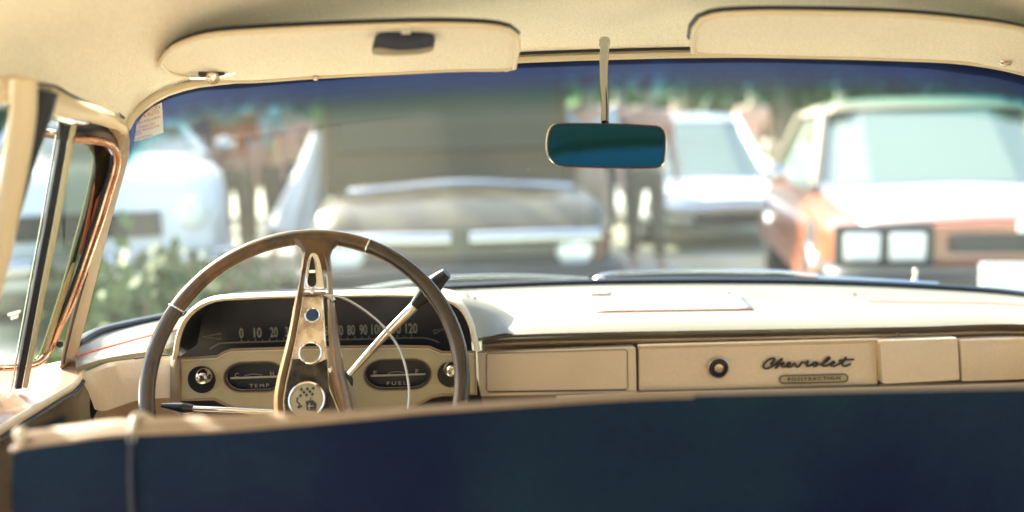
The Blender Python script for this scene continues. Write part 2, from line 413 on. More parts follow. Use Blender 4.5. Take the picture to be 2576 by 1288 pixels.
# ---- left (and mirrored right) pillar, rails, sill, vent window
def both(fn):
    fn(lambda v: Vector(v)); fn(mir)
def pillar_side(T):
    left_edge = PL([(262, 318, 1.30), (292, 345, 1.30), (300, 385, 1.31), (297, 420, 1.32), (284, 462, 1.33), (263, 530, 1.35), (240, 615, 1.38), (212, 690, 1.41), (190, 755, 1.44), (172, 820, 1.47), (158, 880, 1.49), (150, 925, 1.50)])
    right_edge = PL([(310, 297, 1.31), (326, 345, 1.335), (323, 395, 1.34), (312, 440, 1.35), (296, 495, 1.37), (279, 558, 1.39), (260, 632, 1.42), (240, 710, 1.45), (224, 775, 1.48), (207, 840, 1.51), (194, 895, 1.53), (188, 925, 1.54)])
    front = [p + Vector((0.0, -0.016, 0)) for p in resample(left_edge, 40)]
    a = resample(left_edge, 40); c = resample(right_edge, 40)
    mid = [a[i].lerp(c[i], .5) + Vector((0, -.016, 0)) for i in range(40)]
    b = MB(); bk = [c[i] + Vector((-.022, .03, 0)) for i in range(40)]; bl = [a[i] + Vector((-.01, .03, 0)) for i in range(40)]
    b.loft([[T(p) for p in r] for r in (a, mid, c, bk, bl)], 40, wrap=True, cap=True)
    o = b.build('windscreen_pillar', M['pillar'], car, ang=60)
    # seam in the pillar
    b = MB(); b.tube([T(a[i].lerp(c[i], .42) + Vector((0, -.0145, 0))) for i in range(22, 39)], 0.0022, seg=6)
    b.build('seam', M['rubber'], o)
    # screw
    q = T(P(151, 866, 1.455)); b = MB(); b.lathe(q, (0, -1, 0), [(0.005, 0), (0.005, .002), (0.003, .003)], 12)
    b.build('screw', M['needle'], o)
both(pillar_side)

def rail_side(T):
    top = PL([(-60, 226, 1.02), (60, 216, 1.05), (122, 218, 1.10), (150, 226, 1.14), (190, 247, 1.18), (240, 262, 1.24), (285, 280, 1.28), (312, 300, 1.31)])
    bot = PL([(-60, 262, 1.00), (60, 256, 1.03), (110, 268, 1.08), (140, 282, 1.13), (185, 296, 1.18), (235, 305, 1.24), (280, 318, 1.28), (322, 345, 1.32)])
    t = resample(top, 36); c = resample(bot, 36)
    m = [t[i].lerp(c[i], .5) + Vector((.006, -.012, 0)) for i in range(36)]
    b = MB(); b.loft([[T(p) for p in r] for r in (t, m, c, [p + Vector((-.03, .03, 0.0)) for p in c], [p + Vector((-.03, .03, .02)) for p in t])], 36, wrap=True, cap=True)
    o = b.build('door_rail', M['cream'], car, ang=70)
    b = MB(); b.tube([T(p + Vector((0.001, -.002, .0015))) for p in t[8:]], 0.0018, seg=6); b.build('seam', M['rubber'], o)
    # rail continues back over the rear door
    b = MB(); x0 = T(Vector((-.555, 1, 1.19)))
    b.tube([T(Vector((-.545, 1.03, 1.172))), T(Vector((-.56, .6, 1.18))), T(Vector((-.57, 0, 1.18))), T(Vector((-.54, -.42, 1.14)))], .022, n=12, seg=8)
    b.build('rear_rail', M['cream'], car)
both(rail_side)

def b_post(T):
    c = PL([(60, 200, 1.00), (60, 235, 1.00), (56, 300, 1.0), (40, 400, 1.0), (20, 500, 1.0), (-5, 620, 1.0), (-40, 760, 1.0), (-80, 950, 1.0), (-120, 1150, 1.0)])
    b = MB(); b.tube([T(p) for p in c], [.012, .013, .014, .014, .0135, .013, .013, .013, .013], n=30, seg=12, up=Vector((0, 1, 0)))
    o = b.build('door_post', M['taupe' if False else 'cream'], car)
    d = PL([(110, 225, 1.03), (100, 270, 1.03), (82, 330, 1.03), (58, 410, 1.03), (36, 500, 1.03), (8, 610, 1.03), (-20, 700, 1.03)])
    b = MB(); b.tube([T(p + Vector((-.004, .012, 0))) for p in d], [.013, .011, .009, .007, .006, .006, .006], n=24, seg=10)
    b.build('weather_strip', M['rubber'], o)
    e = PL([(126, 220, 1.06), (112, 285, 1.06), (88, 352, 1.06), (60, 436, 1.06), (38, 509, 1.06), (23, 564, 1.06), (0, 640, 1.06), (-30, 740, 1.06)])
    b = MB(); b.tube([T(p + Vector((-.004, 0, 0))) for p in e], .0065, n=24, seg=10)
    b.build('post_flange', M['taupe'], o)
    # rear door frame beyond the post (dark, out at the edge)
    b = MB(); b.tube([T(p + Vector((-.004, -.06, 0))) for p in PL([(12, 235, 1.0), (0, 420, 1.0), (-30, 620, 1.0), (-80, 900, 1.0)])], .013, n=14, seg=8)
    b.build('rear_weather_strip', M['rubber'], o)
both(b_post)

def vent_side(T):
    # dark strip above the quarter window
    b = MB()
    b.loft([[T(p) for p in PL(r)] for r in ([(150, 290, 1.22), (220, 296, 1.26), (290, 315, 1.30), (318, 345, 1.33)], [(150, 352, 1.25), (220, 356, 1.29), (280, 358, 1.32), (305, 400, 1.345)])], 16)
    b.build('upper_weather_strip', M['rubber'], car, solid=.004)
    # chrome frame
    path = PL([(182, 352, 1.255), (215, 352, 1.27), (255, 356, 1.29), (283, 368, 1.30), (295, 392, 1.31), (292, 425, 1.32), (276, 478, 1.335), (256, 545, 1.35), (228, 628, 1.375), (200, 708, 1.40), (175, 772, 1.42), (148, 828, 1.44), (129, 872, 1.45), (103, 908, 1.43), (73, 921, 1.41), (40, 924, 1.385), (-20, 926, 1.34), (-90, 930, 1.29)])
    b = MB(); b.tube([T(p) for p in path], .0052, n=90, seg=10)
    fr = b.build('quarter_window_frame', M['copperchrome'], car)
    b = MB(); b.tube([T(p + Vector((-.008, .004, 0))) for p in path[4:14]], .0035, n=60, seg=8)
    b.build('inner_seal', M['rubber'], fr)
    # glass
    poly = [T(p + Vector((-.006, .008, 0))) for p in PL([(178, 354, 1.255), (255, 358, 1.29), (292, 395, 1.31), (276, 478, 1.335), (228, 628, 1.375), (175, 772, 1.42), (129, 872, 1.45), (100, 910, 1.43), (65, 920, 1.40), (70, 860, 1.385), (115, 620, 1.335), (150, 440, 1.29)])]
    c = sum(poly, Vector()) / len(poly); b = MB(); b.add(poly + [c], [(i, (i + 1) % len(poly), len(poly)) for i in range(len(poly))])
    b.build('quarter_glass', M['glass_vent'], car)
    # red-brown flange and its curved olive edge seen through the pane
    fl = [T(p + Vector((-.001, -.003, 0))) for p in PL([(240, 362, 1.30), (272, 368, 1.31), (286, 392, 1.32), (282, 425, 1.33), (262, 490, 1.345), (240, 560, 1.36), (214, 640, 1.385), (205, 640, 1.38), (222, 560, 1.355), (240, 470, 1.33), (248, 410, 1.32)])]
    c = sum(fl, Vector()) / len(fl); b = MB(); b.add(fl + [c], [(i, (i + 1) % len(fl), len(fl)) for i in range(len(fl))])
    b.build('door_flange', M['brownred'], car, solid=.002)
    ed = PL([(215, 352, 1.30), (236, 368, 1.31), (246, 400, 1.32), (238, 450, 1.33), (222, 520, 1.35), (200, 600, 1.37), (176, 690, 1.395), (148, 780, 1.42), (122, 860, 1.44), (105, 905, 1.44)])
    b = MB(); b.tube([T(p + Vector((-.002, .000, 0))) for p in ed], .0052, n=50, seg=8)
    b.build('glass_edge', M['cluster'], car)
    # division bar
    bar = PL([(166, 300, 1.245), (143, 435, 1.27), (120, 564, 1.29), (96, 690, 1.32), (70, 830, 1.35), (44, 975, 1.37)])
    b = MB(); b.tube([T(p) for p in bar], .0058, n=20, seg=4, up=Vector((0, 1, 0)))
    o = b.build('division_bar', M['rubber'], car)
    b = MB(); b.tube([T(p + Vector((.0095, 0.002, 0))) for p in bar], .0036, n=20, seg=8); b.build('bar_trim', M['cluster'], o)
    b = MB(); b.tube([T(p + Vector((-.0075, -.002, 0))) for p in bar], .0014, n=20, seg=8); b.build('bar_edge', M['chrome'], o)
    # door glass
    gl = [T(p + Vector((-.008, .004, 0))) for p in PL([(90, 250, 1.12), (166, 310, 1.245), (120, 564, 1.29), (60, 900, 1.36), (-120, 960, 1.15), (-60, 640, 1.10), (40, 420, 1.08)])]
    c = sum(gl, Vector()) / len(gl); b = MB(); b.add(gl + [c], [(i, (i + 1) % len(gl), len(gl)) for i in range(len(gl))])
    g = b.build('door_glass', M['glass_side'], car)
    # drip rail and small curved catch at the top
    b = MB(); b.tube([T(p + Vector((-.006, .008, 0))) for p in PL([(60, 322, 1.2), (90, 324, 1.22), (150, 332, 1.27)])], .004, n=8, seg=8)
    o = b.build('drip_rail', M['chrome'], car)
    b = MB(); b.tube([T(p + Vector((-.006, .010, 0))) for p in PL([(60, 334, 1.2), (90, 336, 1.22), (150, 342, 1.27)])], .0045, n=8, seg=8)
    b.build('painted_edge', M['brownred'], o)
    b = MB(); b.tube([T(p + Vector((0.004, -.010, 0))) for p in PL([(108, 286, 1.16), (140, 292, 1.18), (180, 300, 1.22), (210, 306, 1.25), (222, 300, 1.26), (212, 292, 1.26)])], [.004, .007, .008, .007, .005, .004], n=24, seg=10)
    b.build('rail_clip', M['chrome'], car)
    # door sill: broad painted ledge with a bright rolled edge, bending round under the pillar
    inner_top = PL([(200, 912, 1.52), (150, 930, 1.50), (100, 945, 1.46), (50, 965, 1.40), (0, 990, 1.33), (-60, 1020, 1.24), (-160, 1060, 1.05), (-300, 1130, .80)])
    outer_far = [p + Vector((-.03, .01, -.002)) for p in PL([(205, 905, 1.53), (145, 918, 1.52), (90, 926, 1.49), (40, 934, 1.43), (-10, 945, 1.36), (-70, 975, 1.27), (-180, 1010, 1.08), (-320, 1070, .83)])]
    crest = PL([(206, 930, 1.50), (190, 958, 1.46), (150, 985, 1.42), (95, 1018, 1.36), (40, 1050, 1.30), (-20, 1085, 1.24), (-150, 1155, 1.05), (-300, 1250, .80)])
    lip = PL([(210, 948, 1.49), (192, 976, 1.45), (152, 1000, 1.41), (96, 1036, 1.35), (40, 1070, 1.29), (-20, 1106, 1.23), (-150, 1180, 1.04), (-300, 1280, .79)])
    under = [p + Vector((-.012, .004, -.010)) for p in lip]
    b = MB(); b.loft([[T(p) for p in r] for r in (outer_far, inner_top, [p + Vector((0, 0, .003)) for p in crest])], 30)
    o = b.build('door_sill', M['sill'], car, ang=60)
    b = MB(); b.loft([[T(p) for p in r] for r in ([p + Vector((0, 0, .003)) for p in crest], [p.lerp(q, .5) + Vector((.004, 0, .003)) for p, q in zip(crest, lip)], lip, under)], 30)
    b.build('sill_edge', M['cream'], o, ang=80)
    b = MB(); b.tube([T(p + Vector((0, 0, -.005))) for p in lip], .0035, n=30, seg=8); b.build('sill_shadow_gap', M['rubber'], o)
    # door card
    low = [Vector((p.x - .01, p.y, .30)) for p in under]
    b = MB(); b.loft([[T(p) for p in r] for r in (under, [p.lerp(q, .3) + Vector((.005, 0, 0)) for p, q in zip(under, low)], low)], 30)
    b.build('door_card', M['doorcard'], car)
    # kick panel and black filler sheet added against a light leak between door and dash
    b = MB(); b.loft([[T(p) for p in PL(r)] for r in ([(178, 980, 1.47), (160, 1030, 1.45), (160, 1120, 1.45)], [(215, 955, 1.50), (196, 1010, 1.49), (190, 1120, 1.49)], [(240, 950, 1.56), (225, 1020, 1.56), (240, 1120, 1.56)])], 12)
    b.build('kick_panel', M['doorcard'], car, solid=.01)
    b = MB(); b.loft([[T(p) for p in PL(q)] for q in ([(165, 950, 1.58), (215, 935, 1.62), (262, 932, 1.60)], [(150, 1120, 1.58), (215, 1130, 1.62), (262, 1130, 1.60)])], 10)
    b.build('kick_gap_filler', M['black'], car, solid=.006)
    # lower door skin outside
    b = MB(); b.loft([[T(p + Vector((-.035, 0, -.004))) for p in outer_far], [T(Vector((p.x - .12, p.y, .72))) for p in outer_far], [T(Vector((p.x - .12, p.y, .35))) for p in outer_far]], 20)
    b.build('door_skin', M['brownred'], car)
both(vent_side)

# etched marks on the door glass
g0 = P(36, 792, 1.27)
text_mesh('glass_etching', 'DURABILITY\nSAFETY', M['paper'], car, g0 + Vector((.002, -.004, 0)), (.3, .95, 0.02), (0, 0, 1), .0095, .021)

# ---- sun visors
def visor(name, outline, Y_top, Y_bot, ytop, ybot, label, strap=None):
    pts = []
    for (x, y) in resample([Vector((a, b_, 0)) for a, b_ in outline], 70, True) and [(v.x, v.y) for v in resample([Vector((a, b_, 0)) for a, b_ in outline], 70, True)]:
        t = (y - ytop) / (ybot - ytop); pts.append(P(x, y, Y_top + (Y_bot - Y_top) * max(-.1, min(1.1, t))))
    c = sum(pts, Vector()) / len(pts)
    nrm = Vector((0, -1, -.25)).normalized()
    b = MB(); k = len(pts)
    rings = []
    for f, off in ((1.0, -.004), (1.0, 0.0), (.985, .0012), (.93, .0018), (.6, .002), (.2, .002)):
        rings.append([c + (p - c) * f + nrm * off for p in pts])
    b.loft(rings, None, closed=True, cap=True)
    o = b.build(name, M['liner'], car, ang=70)
    o['label'] = label
    b = MB(); b.tube([p + nrm * .001 for p in pts], .0032, seg=8, closed=True)
    b.build('visor_binding', M['cream'], o)
    k0 = min(range(len(pts)), key=lambda i_: pts[i_].z); ro = pts[k0:] + pts[:k0]
    top = [p for p in ro if p.z > c.z + .004]
    b = MB(); b.tube([p + Vector((0, .012, .0055)) for p in top], .0042, seg=8); b.build('visor_gap_shade', M['rubber'], o)  # dark tube painting in the shadow gap above the visor
    return o, nrm
lv, nv = visor('sun_visor', [(404, 158), (418, 135), (450, 112), (520, 90), (640, 79), (800, 71), (1030, 63), (1180, 64), (1265, 72), (1300, 90), (1304, 120), (1296, 150), (1286, 172), (1150, 175), (1000, 182), (800, 192), (600, 204), (480, 190), (425, 180)], 1.13, 1.37, 65, 205, 'left sun visor with a rounded far end')
rv, nv2 = visor('sun_visor', [(1743, 130), (1743, 90), (1752, 60), (1785, 42), (1850, 34), (2000, 32), (2250, 38), (2420, 52), (2560, 72), (2680, 110), (2700, 160), (2640, 195), (2560, 180), (2450, 157), (2200, 146), (1950, 140), (1780, 135)], 1.13, 1.37, 35, 180, 'right sun visor, squarer at its inner corner')
def bracket(px, py, par, w=60):
    c = P(px, py, 1.325)
    b = MB(); b.box(c + Vector((0, 0.004, .006)), (.034, .012, .010)); b.box(c + Vector((-.006, 0.002, .011)), (.046, .010, .004))
    o = b.build('visor_bracket', M['needle'], par, bevel=.003)
    b = MB(); b.lathe(c + Vector((.003, -.004, -.002)), (0, -1, -.1), [(.0085, 0), (.0085, .003), (.006, .005), (.003, .004), (.003, .002)], 20)
    b.build('bracket_bolt', M['needle'], o) if False else b.build('visor_bolt', M['wornchrome'], par)
    b = MB(); b.tube([c + Vector((-.03, .01, .0)), c + Vector((0, .004, 0)), c + Vector((.035, .004, .008))], .003, n=8, seg=8)
    b.build('visor_rod', M['chrome'], par)
bracket(532, 193, lv); bracket(2520, 148, rv)
b = MB(); b.lathe(P(795, 194, 1.345), (0, -1, -.3), [(.004, -.003), (.004, .004), (.002, .006)], 12); b.build('visor_stud', M['wornchrome'], lv)
b = MB(); q = P(1281, 162, 1.40); b.tube([P(1272, 172, 1.34), P(1290, 168, 1.34), P(1296, 150, 1.33), P(1300, 128, 1.31)], .0035, n=14, seg=8); b.ell(P(1274, 171, 1.34), (.007, .004, .005)); b.build('visor_hook', M['wornchrome'], lv)

# ---- garage remote clipped on the left visor (a thing of its own)
rc = P(1014, 112, 1.165)
rem = empty('remote_control', rc); tag(rem, 'small dark remote control with grey rim clipped to the left sun visor', 'remote')
b = MB()
ol = [(936, 132), (940, 100), (950, 86), (975, 81), (1050, 81), (1080, 85), (1092, 95), (1092, 118), (1082, 128), (1050, 136), (990, 139), (950, 138)]
o3 = resample([P(x, y, 1.165 - .012) for x, y in ol], 40, True); cc = sum(o3, Vector()) / 40
b.loft([[p + Vector((0, .016, .004)) for p in o3], o3, [cc + (p - cc) * .93 + Vector((0, -.005, 0)) for p in o3], [cc + (p - cc) * .5 + Vector((0, -.006, 0)) for p in o3]], None, closed=True, cap=True)
b.build('case', M['remote'], rem)
b = MB(); b.loft([resample(PY([(937, 128), (950, 120), (1000, 127), (1050, 125), (1085, 119), (1090, 124)], 1.144), 20), resample(PY([(938, 137), (960, 139), (1000, 140), (1050, 137), (1080, 131), (1089, 127)], 1.146), 20)], None)
b.build('button_rim', M['remotegrey'], rem, solid=.003)
b = MB(); b.loft([resample(PY([(960, 133), (1000, 134.5), (1045, 132.5)], 1.1385), 12), resample(PY([(965, 137), (1000, 138.5), (1040, 136.5)], 1.1395), 12)], None); b.build('button', M['emblem'], rem, solid=.001)
b = MB(); b.box(P(1021, 75, 1.135), (.0105, .004, .0095)); b.build('clip', M['paper'], rem, bevel=.001)

# ---- rear view mirror
b = MB()
st = [(1521, 103, 1.40), (1521, 125, 1.385), (1519, 160, 1.36), (1519, 210, 1.335), (1522, 260, 1.315), (1522, 308, 1.30)]
b.tube([P(x, y, Y) for x, y, Y in st], [.0062, .0064, .0056, .0050, .0050, .0052], n=24, seg=12)
b.lathe(P(1521, 104, 1.40), (0, -.5, 1), [(.0075, -.006), (.0078, .002), (.006, .005)], 16)
mir_o = b.build('mirror_stem', M['stemchrome'], car)
b = MB(); b.tube([P(x + 4, y, Y - .0052) for x, y, Y in st[1:]], .0012, n=24, seg=6); b.build('stem_streak', M['needle'], mir_o)  # dark tube painting a reflected streak on the chrome stem
mc = P(1524, 367, 1.29); mn = Vector((-.10, -1, 0.062)).normalized()
ol = [(1377, 330), (1388, 314), (1415, 310), (1480, 309.5), (1560, 311), (1640, 315), (1665, 319), (1677, 335), (1678, 370), (1674, 405), (1665, 419), (1640, 424), (1560, 424), (1480, 422), (1410, 418), (1385, 405), (1374, 385), (1372, 355)]
o3 = resample([PP(x, y, mc, mn) for x, y in ol], 72, True); cc = sum(o3, Vector()) / 72
b = MB(); b.loft([[cc + (p - cc) * .75 - mn * .022 for p in o3], [cc + (p - cc) * .96 - mn * .014 for p in o3], [cc + (p - cc) * 1.0 - mn * .002 for p in o3], [cc + (p - cc) * .995 + mn * .001 for p in o3], [cc + (p - cc) * .97 + mn * .0012 for p in o3], [cc + (p - cc) * .955 - mn * .001 for p in o3]], None, closed=True, cap=True)
mh = b.build('rear_view_mirror', M['chrome'], car, ang=50)
b = MB(); b.add([cc + (p - cc) * .955 - mn * .0005 for p in o3], [list(range(72))]); b.build('mirror_glass', M['mirror'], mh, sm=False)
b = MB(); b.tube([cc + (p - cc) * .962 + mn * .0006 for p in o3], .0014, seg=6, closed=True); b.build('mirror_rim', M['needle'], mh)

# ---- sticker on the glass, a thing of its own
sn = Vector((.25, -1, 0.2)).normalized(); s0 = P(370, 305, 1.372)
so = [PP(x, y, s0, sn) for x, y in [(407, 258), (411, 333), (355, 352), (328, 358), (331, 330), (360, 290), (385, 268)]]
stk = plate('service_sticker', so, [], sn, .0006, M['paper'], None)
tag(stk, 'white service reminder sticker with red print in the upper corner of the windscreen', 'sticker')
sx = (PP(410, 300, s0, sn) - PP(360, 314, s0, sn)).normalized()
for t, x, y, h, w in (('TON', 388, 272, .0050, .0145), ('& AUTO', 380, 286, .0050, .021), ('(905) 632-6905', 370, 304, .0040, .036), ('THANK YOU', 370, 316, .0028, .02), ('NEXT SERVICE DUE', 369, 325, .0028, .034), ('DATE', 347, 338, .0028, .010), ('KILOMETERS', 358, 346, .0028, .026)):
    p0 = PP(x, y, s0, sn) + sn * .0012
    text_mesh('print', t, M['print'], stk, p0, sx, Vector((0, 0, 1)), h, w, ext=.0003)

# ---- dashboard
seam = PL([(192, 896, 1.52), (250, 880, 1.56), (330, 858, 1.62), (420, 835, 1.68), (560, 812, 1.74), (700, 798, 1.78), (900, 784, 1.81), (1130, 772, 1.83), (1500, 760, 1.85), (1950, 757, 1.86), (2300, 762, 1.85), (2576, 770, 1.83), (2800, 812, 1.70), (2960, 860, 1.56)])
crown = PL([(190, 908, 1.50), (250, 893, 1.535), (330, 875, 1.57), (410, 862, 1.60), (480, 862, 1.72), (700, 860, 1.76), (900, 850, 1.76), (1100, 835, 1.74), (1220, 812, 1.69), (1300, 804, 1.67), (1500, 798, 1.665), (1950, 790, 1.665), (2300, 786, 1.665), (2576, 784, 1.66), (2800, 818, 1.58), (2960, 870, 1.51)])
nose0 = PL([(190, 917, 1.485), (250, 899, 1.512), (330, 883, 1.54), (410, 872, 1.565), (480, 872, 1.71), (700, 870, 1.74), (900, 862, 1.74), (1100, 848, 1.72), (1215, 832, 1.64), (1300, 824, 1.625), (1500, 818, 1.62), (1950, 810, 1.62), (2300, 806, 1.62), (2576, 800, 1.62), (2800, 832, 1.54), (2960, 878, 1.495)])
nose = PL([(192, 925, 1.48), (250, 905, 1.50), (330, 890, 1.525), (410, 882, 1.55), (480, 890, 1.70), (700, 890, 1.72), (900, 885, 1.72), (1100, 866, 1.70), (1212, 848, 1.615), (1300, 842, 1.608), (1500, 836, 1.605), (1950, 828, 1.605), (2300, 822, 1.605), (2576, 816, 1.605), (2800, 845, 1.53), (2960, 885, 1.49)])
nose2 = PL([(195, 938, 1.485), (250, 914, 1.505), (330, 902, 1.53), (410, 892, 1.56), (480, 900, 1.70), (700, 900, 1.72), (900, 896, 1.72), (1100, 876, 1.70), (1212, 858, 1.625), (1300, 850, 1.618), (1500, 845, 1.615), (1950, 837, 1.615), (2300, 830, 1.615), (2576, 824, 1.615), (2800, 856, 1.55), (2960, 900, 1.50)])
b = MB(); b.loft([seam, crown, nose0, nose, nose2], 110)
dash = b.build('dashboard', M['dashtop'], car, ang=80)
b = MB(); b.loft([base, [p.lerp(q, .5) + Vector((0, 0, .003)) for p, q in zip(resample(base, 110), resample(seam, 110))], seam], 110); b.build('dash_cowl', M['dashcowl'], dash, ang=80)
b = MB()
b.tube([p + Vector((0, -.001, .0008)) for p in resample(seam, 110)[:33]], .0014, seg=6)
b.build('piped_seam', M['redline'], dash)
b = MB(); b.tube([p + Vector((0, -.001, .0006)) for p in resample(seam, 110)[78:]], .0012, seg=6); b.build('piped_seam', M['redline'], dash)
# black windscreen gasket
b = MB(); b.tube([p + Vector((0, -.004, .004)) for p in resample(base, 110)], .0066, seg=8, sx=1.2); b.build('windscreen_gasket', M['rubber'], car)
# groove and ledge under the pad (right of the binnacle)
def gl_(y0, Y): return PL([(1212, y0 + 12, Y), (1300, y0 + 7, Y), (1500, y0 + 1, Y), (1950, y0 - 8, Y), (2300, y0 - 15, Y), (2576, y0 - 20, Y), (2790, y0 + 14, Y - .07)])
g1 = gl_(844, 1.618); g1b = gl_(852, 1.622); g2 = gl_(855, 1.606); g3 = gl_(859, 1.606); g4 = gl_(874, 1.640)
b = MB(); b.loft([g1, g1b, g2, g3, g4], 50); b.build('pad_groove', M['taupe'], dash, ang=30)
b = MB(); b.loft([g4, [p + Vector((0, .0, -.30)) for p in g4], [p + Vector((0, .05, -.45)) for p in g4]], 40); b.build('lower_dash', M['taupe'], dash)

# binnacle
lip = PL([(432, 905, 1.47), (437, 880, 1.47), (443, 845, 1.475), (460, 803, 1.48), (492, 770, 1.485), (535, 752, 1.49), (600, 746, 1.495), (700, 742, 1.50), (850, 740, 1.50), (1000, 739, 1.50), (1085, 743, 1.495), (1135, 755, 1.49), (1168, 780, 1.485), (1187, 818, 1.48), (1195, 850, 1.475), (1203, 884, 1.47)])
bc = P(815, 880, 1.50)
L0 = resample(lip, 70)
def shrink(pts, f, fy, dy): return [Vector((bc.x + (p.x - bc.x) * f, p.y + dy, bc.z + (p.z - bc.z) * fy)) for p in pts]
back = []
bs = resample(base, 110)
for p in L0:
    q = min(bs, key=lambda s_: abs(s_.x - (bc.x + (p.x - bc.x) * 1.08))); back.append(Vector((bc.x + (p.x - bc.x) * 1.03 - .02, q.y - .05, min(q.z - .002, p.z - .01))))
b = MB()
b.loft([back, [p.lerp(q, .4) + Vector((0, 0, .012)) for p, q in zip(L0, back)], shrink(L0, 1.012, 1.02, .02), shrink(L0, 1.006, 1.01, .004), L0, shrink(L0, .994, .985, -.003), shrink(L0, .984, .955, -.001), shrink(L0, .976, .93, .008)], None)
binn = b.build('binnacle_hood', M['panel'], dash, ang=80)
fr1 = PL([(1085, 743, 1.495), (1135, 755, 1.49), (1168, 780, 1.485), (1187, 818, 1.48), (1196, 852, 1.475)])
fr2 = PL([(1100, 741, 1.57), (1152, 750, 1.565), (1190, 775, 1.56), (1210, 812, 1.555), (1219, 848, 1.555)])
fr3 = PL([(1125, 742, 1.72), (1190, 752, 1.70), (1232, 776, 1.67), (1258, 806, 1.645), (1270, 838, 1.607)])
fr4 = PL([(1150, 748, 1.80), (1225, 762, 1.77), (1275, 785, 1.715), (1310, 815, 1.66), (1330, 845, 1.612)])
b = MB(); b.loft([fr1, fr2, fr3, fr4], 24); b.build('hood_fairing', M['dashtop'], dash, ang=90)
b = MB(); b.loft([shrink(L0, .977, .932, .007), shrink(L0, .970, .92, .05), shrink(L0, .968, .915, .11)], None); b.build('binnacle_lining', M['black'], dash)
FY = 1.575
face = PY([(440, 905), (446, 845), (468, 800), (500, 772), (545, 757), (700, 750), (1000, 746), (1090, 752), (1150, 778), (1180, 820), (1192, 905)], FY + .03)
b = MB(); b.add(face, [list(range(len(face)))]); b.build('speedometer_face', M['gauge'], dash, sm=False)
# numerals
nums = [(0, 607), (10, 648), (20, 689), (30, 727), (40, 762), (50, 795), (60, 826), (70, 853), (80, 883), (90, 914), (100, 949), (110, 993), (120, 1035)]
FN = FY + .026
def yl(px): return 838 - (px - 607) * 12 / 428.
xd = (P(1035, 826, FN) - P(607, 838, FN)).normalized()
for n, px in nums:
    w = .0065 if n == 0 else (.0125 if n < 100 else .019)
    text_mesh('numeral', str(n), M['ink'], dash, P(px, yl(px), FN), xd, (0, 0, 1), .0165, w, bold=.012)
b = MB()
for i in range(25):
    px = 607 + (1035 - 607) * i / 24; long_ = i % 2 == 0
    y0 = yl(px) + 21; b.tube([P(px, y0, FN), P(px, y0 - (5 if long_ else 3), FN)], .0006, seg=4)
b.build('tick_marks', M['ink'], dash)
b = MB(); b.tube(PY([(528, 878), (545, 868), (575, 862), (800, 856), (1040, 850), (1080, 852), (1105, 862)], FN), .0007, n=40, seg=5); b.build('scale_line', M['emblem'], dash)
for pts in ([(510, 847), (555, 839), (555, 853)], [(1120, 826), (1090, 832), (1092, 840)]):
    b = MB(); q = PY(pts, FN); b.tube([q[0], q[1], q[2]], .0007, seg=5, closed=True); b.build('turn_arrow', M['ink'], dash)

# cluster panel with four openings
CY = 1.50
def circ(cx, cy, r, Y, n=32, ry=None): return [P(cx + r * math.cos(2 * math.pi * i / n), cy - (ry or r) * math.sin(2 * math.pi * i / n), Y) for i in range(n)]
def caps(cx, cy, w, h, Y, n=12, tilt=-.022):
    out = []; r = h / 2
    for s_, a0 in ((1, -90), (-1, 90)):
        for i in range(n + 1):
            a = R(a0 + 180 * i / n); x = s_ * (w / 2 - r * 1.25) + r * 1.25 * math.cos(a); y = -r * math.sin(a)
            out.append(P(cx + x, cy + y + x * tilt, Y))
    return out
co_ = [(452, 902), (545, 897), (560, 888), (580, 880), (700, 876), (850, 873), (1000, 871), (1080, 873), (1096, 880), (1112, 886), (1195, 884), (1198, 991), (1112, 994), (1085, 1000), (1040, 1022), (1000, 1040), (640, 1048), (560, 1014), (540, 1004), (454, 1006)]
cl = plate('cluster_panel', PY(co_, CY), [circ(507, 955, 33, CY), circ(1133, 942, 31, CY), caps(640, 948, 143, 66, CY), caps(1000, 942, 160, 68, CY)], (0, -1, 0), .008, M['cluster'], dash, bevel=.0015)
b = MB(); b.tube(PY(co_, CY - .001), .0022, seg=6, closed=True); b.build('cluster_border', M['taupe'], dash)
b = MB(); b.tube(PY([(x, y + 5 if y < 930 else y - 5) for x, y in co_[:11]], CY - .001), .0012, seg=6); b.build('cluster_bead', M['cream'], dash)
for cx, cy, w, h, title, l, r_ in ((640, 948, 143, 66, 'TEMP', 'C', 'H'), (1000, 942, 160, 68, 'FUEL', 'E', 'F')):
    b = MB(); q = caps(cx, cy, w, h, CY + .012); b.add(q, [list(range(len(q)))]); g = b.build('gauge', M['gauge'], dash, sm=False)
    b = MB(); b.loft([caps(cx, cy, w, h, CY), caps(cx, cy, w, h, CY + .012)], None, closed=True); b.build('gauge_wall', M['black'], dash)
    b = MB(); b.tube(caps(cx, cy, w + 3, h + 3, CY - .001), .0016, seg=6, closed=True); b.build('gauge_bezel', M['needle'], dash)
    b = MB(); b.tube(caps(cx, cy, w + 12, h + 11, CY - .0005), .0010, seg=6, closed=True); b.build('gauge_bezel', M['taupe'], dash)
    b = MB(); b.tube(PY([(cx - w * .42, cy + 3.5), (cx + w * .44, cy - 1)], CY + .006), .0016, seg=6); b.build('gauge_bar', M['ink'], dash)
    text_mesh('gauge_lettering', title, M['ink'], dash, P(cx + 12 if title == 'TEMP' else cx - 2, cy + 22, CY + .009), xd, (0, 0, 1), .0052, .030, spacing=1.4)
    text_mesh('gauge_lettering', l, M['ink'], dash, P(cx - w * .31 if title == 'TEMP' else cx - 56, cy - 4, CY + .009), xd, (0, 0, 1), .0066, .0056)
    text_mesh('gauge_lettering', r_, M['ink'], dash, P(cx + w * .31, cy - 8, CY + .009), xd, (0, 0, 1), .0066, .0052)
    b = MB(); b.tube(PY([(cx - 25, cy - 3), (cx - 5, cy - 7), (cx + 20, cy - 5)], CY + .009), .0005, n=8, seg=5); b.build('gauge_needle', M['ink'], dash)
